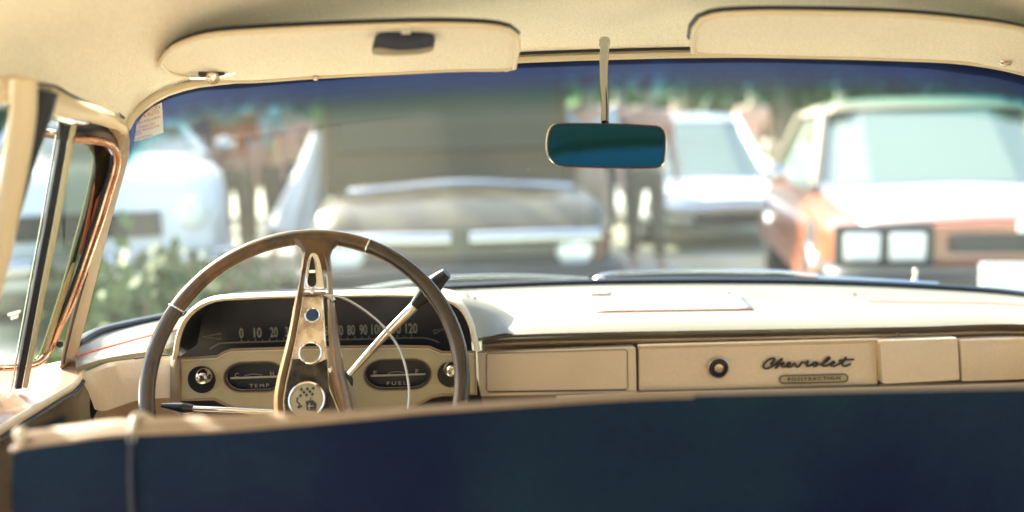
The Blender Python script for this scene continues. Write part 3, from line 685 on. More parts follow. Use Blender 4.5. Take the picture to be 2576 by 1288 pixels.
def knob(cx, cy, kx, ky, rr, kr):
    b = MB(); b.lathe(P(cx, cy, CY - .002), (0, 1, 0), [(rr * 1.05, 0), (rr, .002), (rr * .85, .016), (rr * .3, .017)], 32); b.build('knob_recess', M['black'], dash)
    c = P(kx, ky, CY - .028)
    b = MB(); b.lathe(c + Vector((0, .032, 0)), (0, -1, 0), [(kr * .55, 0), (kr * .6, .016), (kr * 1.12, .020), (kr * 1.15, .026), (kr, .030), (kr * .82, .037), (kr * .55, .040), (kr * .5, .038), (kr * .2, .0375)], 32)
    b.build('knob', M['chrome'], dash)
knob(507, 955, 508, 950, .0200, .0105); knob(1133, 942, 1135, 932, .019, .0105)

# left dash face
lf = PL([(205, 940, 1.49), (240, 925, 1.495), (275, 912, 1.50), (340, 903, 1.51), (400, 896, 1.51), (450, 892, 1.51)])
lm = PL([(222, 985, 1.485), (245, 985, 1.49), (280, 985, 1.50), (340, 975, 1.505), (400, 970, 1.505), (450, 965, 1.505)])
lb = PL([(238, 1030, 1.49), (262, 1034, 1.495), (300, 1022, 1.50), (345, 1008, 1.505), (400, 1002, 1.505), (450, 1001, 1.505)])
lu = PL([(236, 1050, 1.51), (262, 1054, 1.52), (300, 1044, 1.535), (345, 1030, 1.54), (400, 1022, 1.54), (450, 1020, 1.54)])
lu2 = [p + Vector((0, .03, -.15)) for p in lu]
b = MB(); b.loft([lf, [p + Vector((0, -.006, -.006)) for p in lf], lm, lb], 30); b.build('dash_end_panel', M['panel'], dash, ang=50)
b = MB(); b.loft([lb, [p + Vector((0, .014, -.002)) for p in lb], lu, lu2], 30); b.build('dash_underside', M['taupe'], dash, ang=40)
b = MB(); b.tube([p + Vector((0, -.002, .001)) for p in lf[3:]], .0016, n=10, seg=6); b.build('panel_gap', M['needle'], dash)
b = MB(); b.loft([PY([(445, 960), (700, 965), (1000, 960), (1200, 950)], 1.53), PY([(432, 1110), (700, 1110), (1000, 1110), (1230, 1085)], 1.56)], 40); b.build('lower_cluster', M['black'], dash)
b = MB(); b.loft([PL([(430, 895, 1.50), (430, 1010, 1.50)]), PL([(453, 893, 1.495), (453, 1008, 1.495)])], 4); b.build('cluster_cheek', M['taupe'], dash, solid=.002)
# right side panels
DY = 1.60
pa = plate('blanking_panel', PY([(1200, 888), (1594, 872), (1600, 877), (1602, 990), (1205, 997)], DY), [], (0, -1, 0), .02, M['panel'], dash, bevel=.002)
b = MB(); b.tube(PY([(1224, 893), (1228, 889), (1572, 879), (1578, 884), (1580, 976), (1574, 980), (1230, 986), (1224, 981)], DY - .0002), .0011, seg=6, closed=True); b.build('embossed_line', M['taupe'], dash)
b = MB(); b.tube(PY([(1228, 986), (1576, 981)], DY - .001), .0012, seg=6); b.build('shadow_line', M['needle'], dash)
gd = plate('glove_box_door', PY([(1607, 872), (2203, 857), (2206, 860), (2209, 968), (1612, 984), (1608, 980)], DY + .006), [], (0, -1, 0), .02, M['panel'], dash, bevel=.003)
b = MB(); b.loft([PY([(1604, 866), (2208, 850)], DY - .012), PY([(1604, 871), (2208, 855)], DY - .014), PY([(1605, 879), (2207, 864)], DY + .003)], 12); b.build('glove_box_lip', M['panel'], dash, ang=20)
b = MB(); b.loft([PY([(1600, 868), (2208, 852)], DY + .02), PY([(1602, 992), (2214, 976)], DY + .02)], 8); b.build('glove_box_gap', M['needle'], dash)
b = MB(); b.loft([PY([(1400, 996), (1603, 989), (2214, 975), (2576, 963), (2760, 958)], DY - .008), PY([(1400, 1004), (1603, 998), (2214, 984), (2576, 972), (2760, 966)], DY - .010), PY([(1400, 1020), (1603, 1014), (2214, 1000), (2576, 990), (2760, 980)], DY + .01)], 30); b.build('lower_flange', M['cream'], dash)
b = MB(); b.loft([PY([(1200, 997), (1420, 990)], DY + .012), PY([(1200, 1030), (1420, 1022)], DY + .02)], 6); b.build('lower_strip', M['taupe'], dash)
plate('ash_tray', PY([(2214, 858), (2217, 856), (2406, 850), (2410, 853), (2415, 954), (2411, 957), (2226, 967), (2220, 963)], DY - .010), [], (0, -1, 0), .03, M['panel'], dash, bevel=.0022)
plate('dash_side_panel', PY([(2414, 855), (2700, 846), (2760, 850), (2770, 948), (2421, 960)], DY - .004), [], (0, -1, 0), .03, M['panel'], dash, bevel=.002)
# lock
lc = P(1807, 925, DY + .004)
b = MB(); b.lathe(lc, (0, -1, 0), [(.0165, -.004), (.0168, .003), (.0150, .0045), (.0145, .002), (.006, .001)], 32); b.build('glove_box_lock', M['black'], dash)
b = MB(); b.tube([lc + Vector((.0165 * math.cos(t), -.003, .0165 * math.sin(t))) for t in [2 * math.pi * i / 32 for i in range(32)]], .0009, seg=6, closed=True); b.build('lock_ring', M['wornchrome'], dash)
b = MB(); b.lathe(lc, (0, -1, 0), [(.0075, .001), (.0075, .0055), (.006, .007), (.003, .0065)], 24); b.box(lc + Vector((0, -.008, .001)), (.009, .004, .0025)); b.build('lock_cylinder', M['wornchrome'], dash)
# script
stroke = [[(780, 465), (830, 420), (860, 370), (820, 355), (750, 385), (690, 440), (660, 500), (680, 530), (740, 530), (820, 490), (900, 430), (990, 360), (930, 440), (872, 530), (930, 470), (1000, 430), (1020, 442), (968, 482), (1000, 508), (1060, 490), (1112, 458), (1130, 430), (1090, 432), (1060, 480), (1090, 510), (1150, 490), (1190, 440), (1208, 445), (1220, 490), (1250, 508), (1300, 460), (1330, 420), (1370, 440), (1430, 402), (1430, 425), (1400, 480), (1425, 497), (1480, 475), (1540, 430), (1592, 430), (1582, 480), (1530, 497), (1510, 468), (1545, 436), (1600, 462), (1650, 460), (1720, 430), (1800, 362), (1792, 335), (1740, 370), (1690, 430), (1670, 478), (1715, 490), (1790, 468), (1868, 440), (1880, 408), (1840, 430), (1820, 478), (1865, 495), (1930, 470), (2000, 430), (2088, 340), (2035, 420), (2010, 468), (2045, 492), (2110, 480), (2160, 450)], [(1960, 400), (2080, 385), (2220, 378)]]
b = MB()
for s_ in stroke: b.tube([P(1823.6 + .1465 * x, 849 + .1465 * y, DY + .003) for x, y in s_], .00165, n=len(s_) * 4, seg=6)
b.build('script_badge', M['needle'], dash)
b = MB(); b.tube([P(1823.6 + .1465 * x + .5, 849 + .1465 * y + .9, DY + .0036) for x, y in stroke[0]], .0011, n=len(stroke[0]) * 4, seg=6); b.build('script_badge_edge', M['chrome'], dash)
bo = []
for s_, a0 in ((1, -90), (-1, 90)):
    for i in range(9):
        a = R(a0 + 180 * i / 8); x = s_ * 76 + 9.5 * math.cos(a); bo.append((2047.5 + x, 953 - 9.5 * math.sin(a) - x * .0235))
bd = plate('name_badge', PY(bo, DY + .0035), [], (0, -1, 0), .002, M['cluster'], dash)
b = MB(); b.tube(PY(bo, DY + .003), .0009, seg=6, closed=True); b.build('name_badge_edge', M['needle'], dash)
text_mesh('name_badge_lettering', 'POSITRACTION', M['needle'], dash, P(2048, 953, DY + .002), xd, (0, 0, 1), .0054, .088, spacing=1.3)
# small marks
for x, y in ((2016, 974), (2560 - 300, 841)):
    b = MB(); b.ell(P(x, y, DY - .002), (.003, .002, .002)); b.build('trim_nick', M['needle'], dash)
# speaker grille on the dash top, clip plate, screws
q = [P(1478, 748, 1.905), P(1860, 742, 1.905), P(1893, 774, 1.80), P(1500, 784, 1.80)]
zz = max(p.z for p in q)
def on_top(px, py, up=.003):
    # meet the dash top: march between the seam and base planes
    best = None
    for i in range(60):
        Y = 1.60 + .006 * i; p = P(px, py, Y); s_ = dash_z(p.x, Y)
        if p.z <= s_ + up: best = p; break
    for_ = P(px, py, 1.85)
    return best or for_
DR = [resample(r, 110) for r in (base, seam, crown, nose0, nose)]
def dash_z(x, Y):
    col_ = [min(r, key=lambda p: abs(p.x - x)) for r in DR]
    for a, c in zip(col_, col_[1:]):
        if c.y <= Y <= a.y: return c.z + (a.z - c.z) * (Y - c.y) / max(1e-6, a.y - c.y)
    return col_[0].z if Y > col_[0].y else col_[-1].z
g = [[on_top(1480 + (1500 - 1480) * v + (395 - 5 * 0) * u - 12 * u * (1 - v), 750 - 6 * u + v * 33, .0025) for u in [i / 10 for i in range(11)]] for v in [j / 5 for j in range(6)]]
b = MB(); b.loft(g, None); gr = b.build('speaker_grille', M['speaker'], dash, solid=.0012)
b = MB(); b.tube([p + Vector((0, -.002, .0)) for p in g[-1]], .0007, seg=6); b.build('grille_edge', M['redline'], gr)
b = MB(); q = on_top(1507, 733, .006); b.box(q, (.036, .03, .004), rot=Matrix.Rotation(R(8), 3, 'X')); b.build('mounting_plate', M['cream'], dash, bevel=.001)
for x, y in ((1193, 748), (1830, 738), (2147, 741), (1502, 736)):
    q = on_top(x, y, .004); b = MB(); b.lathe(q + Vector((0, 0, .001)), (0, -.3, 1), [(.0042, -.002), (.0042, .0015), (.002, .0025)], 12); b.build('screw', M['wornchrome'], dash)

# ---- steering wheel
WN = Vector((0.0, -math.cos(R(26)), math.sin(R(26)))); WC = P(769, 978, 1.30)
WX = Vector((1, 0, 0)); WV = WN.cross(WX) * -1
if WV.z < 0: WV = -WV
def W(px, py, off=0.0): return PP(px, py, WC, WN) + WN * off
# centre and radius fitted on the rim's own midline
pl_, pr_, pt = W(371, 965), W(1163, 960), W(769, 596)
rc_ = (pl_ + pr_) / 2; Rx = (pr_ - pl_).length / 2; Rv = (pt - rc_).length
print('wheel radii', Rx, Rv)
wc = rc_; WR = Rx
def rimp(a, off=0, r=None): return wc + WX * math.cos(a) * (r or WR) + WV * math.sin(a) * (Rv if r is None else r) + WN * off
NS = 128; seg = 14; vs = []; fs = []; mi = []
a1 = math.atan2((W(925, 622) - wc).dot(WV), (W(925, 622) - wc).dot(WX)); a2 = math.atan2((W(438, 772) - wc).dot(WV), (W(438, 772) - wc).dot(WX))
for i in range(NS):
    a = 2 * math.pi * i / NS; c = rimp(a); rd = (c - wc).normalized()
    for j in range(seg):
        th = 2 * math.pi * j / seg
        rr = 1.0 - .10 * max(0, math.cos(th * 1)) * 0
        vs.append(c + rd * math.cos(th) * .0108 + WN * math.sin(th) * .0095)
b = MB(); fs0 = []; fs1 = []
for i in range(NS):
    a = 2 * math.pi * (i + .5) / NS
    for j in range(seg):
        f = (i * seg + j, ((i + 1) % NS) * seg + j, ((i + 1) % NS) * seg + (j + 1) % seg, i * seg + (j + 1) % seg)
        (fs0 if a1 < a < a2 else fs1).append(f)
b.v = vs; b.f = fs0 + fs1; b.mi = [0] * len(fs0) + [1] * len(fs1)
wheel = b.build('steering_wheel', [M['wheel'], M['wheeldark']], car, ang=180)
for a in (a1, a2):
    c = rimp(a); rd = (c - wc).normalized(); tg = WX * -math.sin(a) + WV * math.cos(a)
    b = MB(); b.tube([c + rd * math.cos(t) * .0113 + WN * math.sin(t) * .0101 for t in [2 * math.pi * j / 20 for j in range(20)]], .0014, seg=6, closed=True); b.build('rim_clip', M['chrome'], wheel)
# arms
Lo = [(757, 640), (757, 687), (739, 756), (726, 822), (711, 885), (697, 940), (688, 985), (686, 1020), (690, 1070), (700, 1100)]
Li = [(783, 640), (770, 687), (764, 742), (753, 822), (741, 885), (730, 930), (721, 975), (717, 1010), (722, 1060), (730, 1100)]
Ro = [(829, 640), (834, 687), (838, 742), (849, 822), (857, 880), (866, 935), (876, 975), (888, 1025), (900, 1070), (905, 1100)]
Ri = [(806, 640), (818, 687), (822, 742), (824, 822), (828, 885), (831, 935), (838, 975), (852, 1023), (866, 1060), (870, 1100)]
for outer, inn in ((Lo, Li), (Ro, Ri)):
    o_, i_ = resample([W(x, y, -.006) for x, y in outer], 40), resample([W(x, y, -.003) for x, y in inn], 40)
    r1 = [p.lerp(q, .18) + WN * .010 for p, q in zip(o_, i_)]; r2 = [p.lerp(q, .5) + WN * .015 for p, q in zip(o_, i_)]; r3 = [p.lerp(q, .82) + WN * .009 for p, q in zip(o_, i_)]
    bk1 = [p.lerp(q, .3) - WN * .010 for p, q in zip(o_, i_)]; bk2 = [p.lerp(q, .8) - WN * .010 for p, q in zip(o_, i_)]
    b = MB(); b.loft([o_, r1, r2, r3, i_, bk2, bk1], None, wrap=True, cap=True); b.build('spoke', M['wheelgold'], wheel, ang=70)
# neck joining rim and spokes
nk = []
for x0, x1, y in ((728, 868, 603), (742, 851, 612), (755, 838, 623), (760, 832, 637), (759, 830, 655), (757, 833, 680)):
    l, r_ = W(x0, y + 4), W(x1, y + 5)
    nk.append([l, l.lerp(r_, .12) + WN * .009, l.lerp(r_, .5) + WN * .0105, l.lerp(r_, .88) + WN * .009, r_, l.lerp(r_, .8) - WN * .008, l.lerp(r_, .2) - WN * .008])
b = MB(); b.loft(nk, 40, closed=True, cap=True); b.build('spoke_root', M['wheel'], wheel, ang=80)
# chrome plate with a real hole
pl_out = [(766, 738), (812, 738), (816, 800), (820, 860), (825, 930), (829, 975), (842, 1010), (858, 1050), (868, 1090), (726, 1090), (718, 1050), (715, 1010), (722, 965), (733, 915), (744, 865), (754, 810), (762, 765)]
def wc_circ(cx, cy, r, off, n=40): 
    c = W(cx, cy, off); rr = (W(cx + r, cy, off) - c).length; return [c + WX * math.cos(2 * math.pi * i / n) * rr + WV * math.sin(2 * math.pi * i / n) * rr for i in range(n)]
cp = plate('chrome_plate', [W(x, y, .005) for x, y in pl_out], [wc_circ(783, 890, 27, .005)], WN, .003, M['wornchrome'], wheel, bevel=.001)
lp_ = [(757, 905), (790, 921), (824, 905), (827, 950), (831, 985), (843, 1012), (856, 1050), (864, 1088), (730, 1088), (721, 1050), (718, 1010), (725, 965), (736, 920), (738, 906)]
plate('lower_plate_reflection', [W(x, y, .0068) for x, y in lp_], [], WN, .0015, M['darkchrome'], wheel, bevel=.0004)  # dark overlay added to draw the dark reflection in the lower chrome
b = MB(); b.tube([W(x, y, .0055) for x, y in pl_out[10:] + pl_out[:1]], .0012, n=40, seg=6); b.tube([W(x, y, .0055) for x, y in pl_out[1:9]], .0012, n=40, seg=6); b.build('plate_edge', M['chrome'], wheel)
b = MB(); b.tube(wc_circ(783, 890, 27.5, .006), .0015, seg=8, closed=True); b.build('plate_ring', M['chrome'], wheel)
b = MB(); b.tube(wc_circ(788, 796, 18, .006), .0014, seg=8, closed=True); b.build('cap_ring', M['chrome'], wheel)
b = MB(); b.lathe(W(788, 796, .004), WN, [(.0088, 0), (.0088, .003), (.004, .0034)], 32); b.build('blue_cap', M['bluecap'], wheel)
# escutcheon with keyhole slot
es = [(768, 734), (771, 700), (776, 668), (784, 648), (793, 644), (803, 650), (811, 672), (816, 700), (820, 734)]
e3 = resample([W(x, y, .014) for x, y in es], 40)
sl = [(788, 652), (794, 654), (798, 672), (802, 710), (801, 722), (795, 730), (788, 732), (781, 729), (776, 720), (778, 700), (783, 665)]
s3 = resample([W(x, y, .014) for x, y in sl], 32, True)
plate('horn_escutcheon', e3, [s3], WN, .006, M['chrome'], wheel, bevel=.0012)
b = MB(); b.tube(s3, .0014, seg=6, closed=True); b.build('slot_rim', M['chrome'], wheel)
q = resample([W(x, y, .011) for x, y in sl], 32, True); b = MB(); b.add(q, [list(range(32))]); b.build('slot_floor', M['black'], wheel, sm=False)
b = MB(); b.box(W(789, 690, .0125), (.010, .003, .005)); b.build('slot_bar', M['chrome'], wheel, bevel=.001)
b = MB(); b.lathe(W(789, 741, .010), WN, [(.0035, 0), (.003, .003), (.001, .004)], 12); b.build('rivet', M['chrome'], wheel)
b = MB(); b.tube([W(766, 744, .010), W(822, 743, .010)], .0024, seg=8); b.build('plate_bar', M['taupe'], wheel)
# horn ring
hp = [(800, 744), (819, 745), (869, 756), (924, 789), (969, 829), (1004, 879), (1022, 930), (1030, 984), (1028, 1026), (1020, 1080), (1000, 1130)]
b = MB(); b.tube([W(x, y, .009) for x, y in hp], .0017, n=80, seg=10); b.tube([W(x, y, .007) for x, y in [(816, 744), (832, 752), (840, 762)]], .004, n=6, seg=6); b.build('horn_ring', M['stemchrome'], wheel)
# emblem
ec = W(775, 1009, .008); er = (W(819, 1009, .008) - ec).length
b = MB(); b.lathe(ec, WN, [(er, -.003), (er, .001), (er * .9, .0015)], 48); em = b.build('emblem', M['emblem'], wheel)
b = MB(); b.tube([ec + WX * math.cos(t) * er + WV * math.sin(t) * er + WN * .0015 for t in [2 * math.pi * i / 48 for i in range(48)]], .0016, seg=8, closed=True); b.build('emblem_ring', M['chrome'], wheel)
b = MB()
def eq(cx, cy, s_=1): return W(cx, cy, .0105)
for i in range(5):
    for j in range(3):
        if (i + j) % 2 == 0:
            x = 757 + i * 7.4 - j * 1.0; y = 980 + j * 7.6 - i * .8
            b.add([W(x, y + 4, .0105), W(x + 5, y - 1, .0105), W(x + 9, y + 4, .0105), W(x + 4.5, y + 9, .0105)], [(0, 1, 2, 3)])
b.tube([W(786, 1003, .0105), W(776, 1032, .0105)], .0006, seg=5)
f2 = [(772, 1013), (790, 1010), (800, 1020), (798, 1038), (775, 1036)]
b.add([W(x, y, .0104) for x, y in f2], [(0, 1, 2, 3, 4)])
b.tube([W(x, y, .0105) for x, y in [(752, 1003), (750, 1014), (757, 1020), (752, 1030), (764, 1024)]], .0009, n=16, seg=5)
b.build('crossed_flags', M['needle'], wheel, sm=False)
b = MB(); b.tube([W(782, 1018, .0112), W(781, 1034, .0112)], .0007, seg=5); b.tube([W(777, 1026, .0112), W(792, 1025, .0112)], .0007, seg=5); b.build('flag_cross', M['ink'], wheel)
# column
b = MB(); hub = W(790, 1010); b.tube([hub - WN * .01, hub - WN * .05, hub - WN * .3, hub - WN * .55], [.036, .034, .030, .030], seg=24); b.lathe(hub - WN * .012, WN, [(.05, -.03), (.052, -.01), (.045, 0)], 28)
colu = b.build('steering_column', M['taupe'], car)
b = MB(); b.tube(PL([(872, 948, 1.43), (960, 852, 1.425), (1050, 762, 1.42)]), [.0052, .0062, .0078], n=12, seg=14); lev = b.build('gear_lever', M['chrome'], car)
b = MB(); b.tube(PL([(1042, 770, 1.42), (1060, 750, 1.42), (1085, 722, 1.418), (1105, 702, 1.415), (1118, 691, 1.413), (1124, 686, 1.412)]), [.0078, .0105, .0140, .0160, .0145, .008], n=24, seg=18); b.build('lever_knob', M['black'], lev)
b = MB(); b.ell(P(868, 960, 1.43), (.012, .012, .016)); b.build('lever_boss', M['black'], lev)
b = MB(); b.tube(PL([(480, 1027, 1.36), (580, 1031, 1.36), (700, 1037, 1.37)]), .0036, n=10, seg=10); tl = b.build('turn_signal_lever', M['chrome'], car)
b = MB(); b.tube(PL([(406, 1020, 1.36), (415, 1021, 1.36), (440, 1024, 1.36), (465, 1027, 1.36), (486, 1028, 1.36)]), [.003, .0072, .0078, .0062, .0055], n=20, seg=14); b.build('lever_tip', M['black'], tl)

# ---- front bench seat
def seat_row(dy, dz, Y0=None):
    return [P(x, y, Y) + Vector((0, dy, dz)) for x, y, Y in [(44, 1094, .87), (60, 1086, .87), (120, 1077, .872), (200, 1067, .874), (320, 1053, .877), (644, 1041, .88), (939, 1030, .88), (1050, 1022, .882), (1288, 1006, .886), (1608, 986, .89), (1932, 978, .894), (2576, 966, .90), (2900, 961, .90), (3200, 970, .90), (3330, 1000, .90)]]
crest_ = seat_row(0, 0)
b = MB()
def sunlit_row(r0, dy, dzl, dzr):  # tan band hangs lower at the left, painting in the sunlit strip
    rr = resample(r0, 120); out = []
    for p in rr:
        t = max(0, min(1, (p.x + .26) / .22)); t = t * t * (3 - 2 * t); out.append(p + Vector((0, dy, dzl + (dzr - dzl) * t)))
    return out
b.loft([sunlit_row(crest_, -.012, -.0100, -.0016), sunlit_row(crest_, -.007, -.004, -.002), resample(crest_, 120), resample(seat_row(.02, -.010), 120), resample(seat_row(.06, -.034), 120), resample(seat_row(.10, -.06), 120), resample(seat_row(.10, -.12), 120), resample(seat_row(.07, -.40), 120)], None)
seat = b.build('front_seat', M['seattop'], car, ang=80)
SR = [sunlit_row(crest_, -.012, -.0100, -.0016), sunlit_row(crest_, -.0165, -.026, -.02), seat_row(-.022, -.08), seat_row(-.012, -.18), seat_row(.015, -.38), seat_row(.04, -.60)]
b = MB(); rs = b.loft(SR, 120); sb = b.build('seat_back_cover', M['seatback'], seat, ang=80)
# end cap of the seat at its left edge
lft = [r[0] for r in SR]; frt = [p + Vector((.0, .115, 0)) for p in lft]
b = MB(); b.loft([lft, [p.lerp(q, .5) + Vector((-.018, 0, .0)) for p, q in zip(lft, frt)], frt], 16); b.build('seat_side', M['seatback'], seat)
rgt = [r[-1] for r in SR]; frt = [p + Vector((.0, .115, 0)) for p in rgt]
b = MB(); b.loft([rgt, [p.lerp(q, .5) + Vector((.018, 0, .0)) for p, q in zip(rgt, frt)], frt], 16); b.build('seat_side', M['seatback'], seat)
sx_ = P(328, 1080, .87).x
def seam_at(x, m_, r_, rows_, name):
    pts = []
    for r in rows_:
        rr = resample(r, 120); pts.append(min(rr, key=lambda p: abs(p.x - x)) + Vector((0, -.001, 0)))
    b = MB(); b.tube(pts, r_, n=30, seg=8); return b.build(name, m_, seat)
seam_at(sx_, M['piping'], .0036, [seat_row(.05, -.018), seat_row(.02, -.003), seat_row(0, 0.001), seat_row(-.009, -.006), seat_row(-.013, -.018)], 'seat_piping')
seam_at(sx_, M['rubber'], .0028, SR, 'seat_seam')
b = MB(); b.tube([p + Vector((0, -.001, 0)) for p in sunlit_row(crest_, -.012, -.0100, -.0016)][:60], .0022, seg=8)
b.build('seat_edge_piping', M['seattop'], seat)
b = MB(); b.ell(P(52, 1092, .86), (.006, .006, .007)); b.build('seat_corner_bead', M['piping'], seat)
# cushion
b = MB(); b.loft([[Vector((-.46, .98, .42)), Vector((-.46, .98, .55)), Vector((XC + .7, .98, .55))], [Vector((-.46, 1.45, .42)), Vector((-.46, 1.45, .56)), Vector((XC + .7, 1.45, .56))]], 20); b.build('seat_cushion', M['seattop'], seat)

# ---- floor, rear bench and rear shelf behind the camera (the mirror looks at them)
b = MB(); b.box((XC, .6, .32), (1.6, 2.9, .03)); b.build('cabin_floor', M['taupe'], car)
b = MB(); b.box((XC, -.42, .62), (1.3, .16, .55), rot=Matrix.Rotation(R(-12), 3, 'X')); b.build('rear_seat', M['seatback'], car, bevel=.05)
b = MB(); b.tube([Vector((XC - .54, -.28, 1.17)), Vector((XC - .50, -.5, 1.05)), Vector((XC - .46, -.75, .93))], .035, n=10, seg=8); b.tube([Vector((XC + .54, -.28, 1.17)), Vector((XC + .50, -.5, 1.05)), Vector((XC + .46, -.75, .93))], .035, n=10, seg=8); b.tube([Vector((XC - .54, -.27, 1.18)), Vector((XC - .3, -.27, 1.27)), Vector((XC, -.27, 1.295)), Vector((XC + .3, -.27, 1.27)), Vector((XC + .54, -.27, 1.18))], .016, n=24, seg=8); b.build('rear_window_frame', M['cream'], car)
b = MB(); b.box((XC, -.80, .90), (1.4, .6, .03)); b.build('rear_shelf', M['cream'], car, bevel=.01)

# ---- cowl, bonnet, wipers outside the glass
b = MB()
b.loft([[p + Vector((0, .005, -.004)) for p in resample(base, 60)], [p + Vector((0, .10, -.022)) for p in resample(base, 60)], [p + Vector((0, .45, -.12)) for p in resample(base, 60)], [Vector((p.x, 3.3, .50)) for p in resample(base, 60)], [Vector((p.x, 3.55, .42)) for p in resample(base, 60)], [Vector((p.x, 3.6, .2)) for p in resample(base, 60)]], 60)
b.build('bonnet', M['ownpaint'], car, ang=80)
# wipers
def wiper(pts_arm, pts_blade, nm):
    b = MB(); b.tube(PL(pts_blade), .006, n=40, seg=8); o = b.build('wiper', M['rubber'], car)
    b = MB(); b.tube(PL(pts_arm), .0032, n=40, seg=8); b.build('wiper_arm', M['chrome'], o)
wiper([(1508, 692, 2.02), (1560, 686, 2.03), (1700, 681, 2.04), (1800, 679, 2.04), (1950, 682, 2.04), (2058, 692, 2.03)], [(1520, 702, 2.02), (1600, 697, 2.03), (1750, 693, 2.04), (1950, 697, 2.04), (2060, 705, 2.03)], 'r')
wiper([(1480, 702, 2.02), (1380, 696, 2.03), (1250, 694, 2.04), (1120, 698, 2.04), (1000, 712, 2.03), (880, 732, 2.01)], [(1470, 722, 2.01), (1300, 722, 2.02), (1130, 729, 2.02), (1000, 736, 2.0)], 'l')
b = MB(); b.tube(PL([(2055, 697, 2.03), (2150, 702, 2.04), (2360, 714, 2.03)]), .004, n=16, seg=8); b.build('cowl_trim', M['chrome'], car)
b = MB(); b.lathe(P(2301, 708, 2.06), (0, 0, 1), [(.012, -.02), (.010, -.002), (.006, .003), (.0045, .012), (.006, .022), (.004, .030)], 16); b.build('washer_nozzle', M['chrome'], car)
b = MB(); b.lathe(P(1508, 704, 2.0), (0, -.4, 1), [(.012, -.02), (.012, .004), (.006, .009)], 16); b.build('wiper_pivot', M['wornchrome'], car)

exec_bg = True
# ================================================================== OUTSIDE
def solid_mat(name, c, r=.5, **k): return mat(name, c, r, **k)
G = {}
G['ground'] = mat('trodden_ground', (0.48, 0.46, 0.39), .9, col2=(0.28, 0.30, 0.19), vscale=1.2, bump=.4, bscale=6)
G['green'] = mat('dark_green_paint', (0.06, 0.052, 0.026), .3, coat=.25, var=.15)
G['olive'] = mat('olive_panel_paint', (0.10, 0.080, 0.032), .75, var=.25, vscale=1.5)
G['white'] = mat('white_paint', (0.74, 0.78, 0.78), .25, coat=.5, var=.05)
G['pale'] = mat('pale_blue_paint', (0.50, 0.62, 0.66), .3, coat=.5)
G['orange'] = mat('orange_red_paint', (0.29, 0.078, 0.030), .30, coat=.7, var=.08)
G['bonnetglare'] = mat('bonnet_glare_paint', (0.52, 0.40, 0.36), .3, var=.25, vscale=1.5, coat=.4)  # pale tone that puts glare into the bonnet colour
G['vinylroof'] = mat('pale_brown_vinyl_roof', (0.30, 0.26, 0.19), .5, var=.1)
G['tyre'] = mat('tyre_rubber', (0.03, 0.03, 0.03), .8)
G['hub'] = mat('wheel_chrome', (0.6, 0.6, 0.58), .2, 1.0)
G['glassd'] = mat('car_glass', (0.07, 0.07, 0.045), .35, spec=.3)
G['glassl'] = mat('reflecting_car_glass', (0.15, 0.20, 0.155), .12, spec=1.0, coat=1.0)
G['lamp'] = mat('lamp_lens', (0.75, 0.80, 0.78), .12, coat=.6)
G['dark'] = mat('dark_grille', (0.03, 0.032, 0.03), .4)
G['platew'] = mat('number_plate', (0.70, 0.74, 0.74), .5)
G['skin'] = mat('skin', (0.52, 0.33, 0.24), .6)
G['hair'] = mat('brown_hair', (0.10, 0.06, 0.035), .7)
G['bark'] = mat('tree_bark', (0.22, 0.18, 0.13), .9, bump=.5, bscale=12)
def leafm(name, c): 
    m = mat(name, c, .6, var=.45, vscale=.9); return m
G['leaf1'] = leafm('leaf_green', (0.10, 0.15, 0.04)); G['leaf2'] = leafm('leaf_yellow_green', (0.24, 0.25, 0.05)); G['leaf3'] = leafm('leaf_dark', (0.05, 0.10, 0.035))

b = MB(); b.add([(-120, -60, 0), (120, -60, 0), (120, 160, 0), (-120, 160, 0)], [(0, 1, 2, 3)])
gr_ = b.build('ground', G['ground'], None, sm=False); tag(gr_, kind='structure')

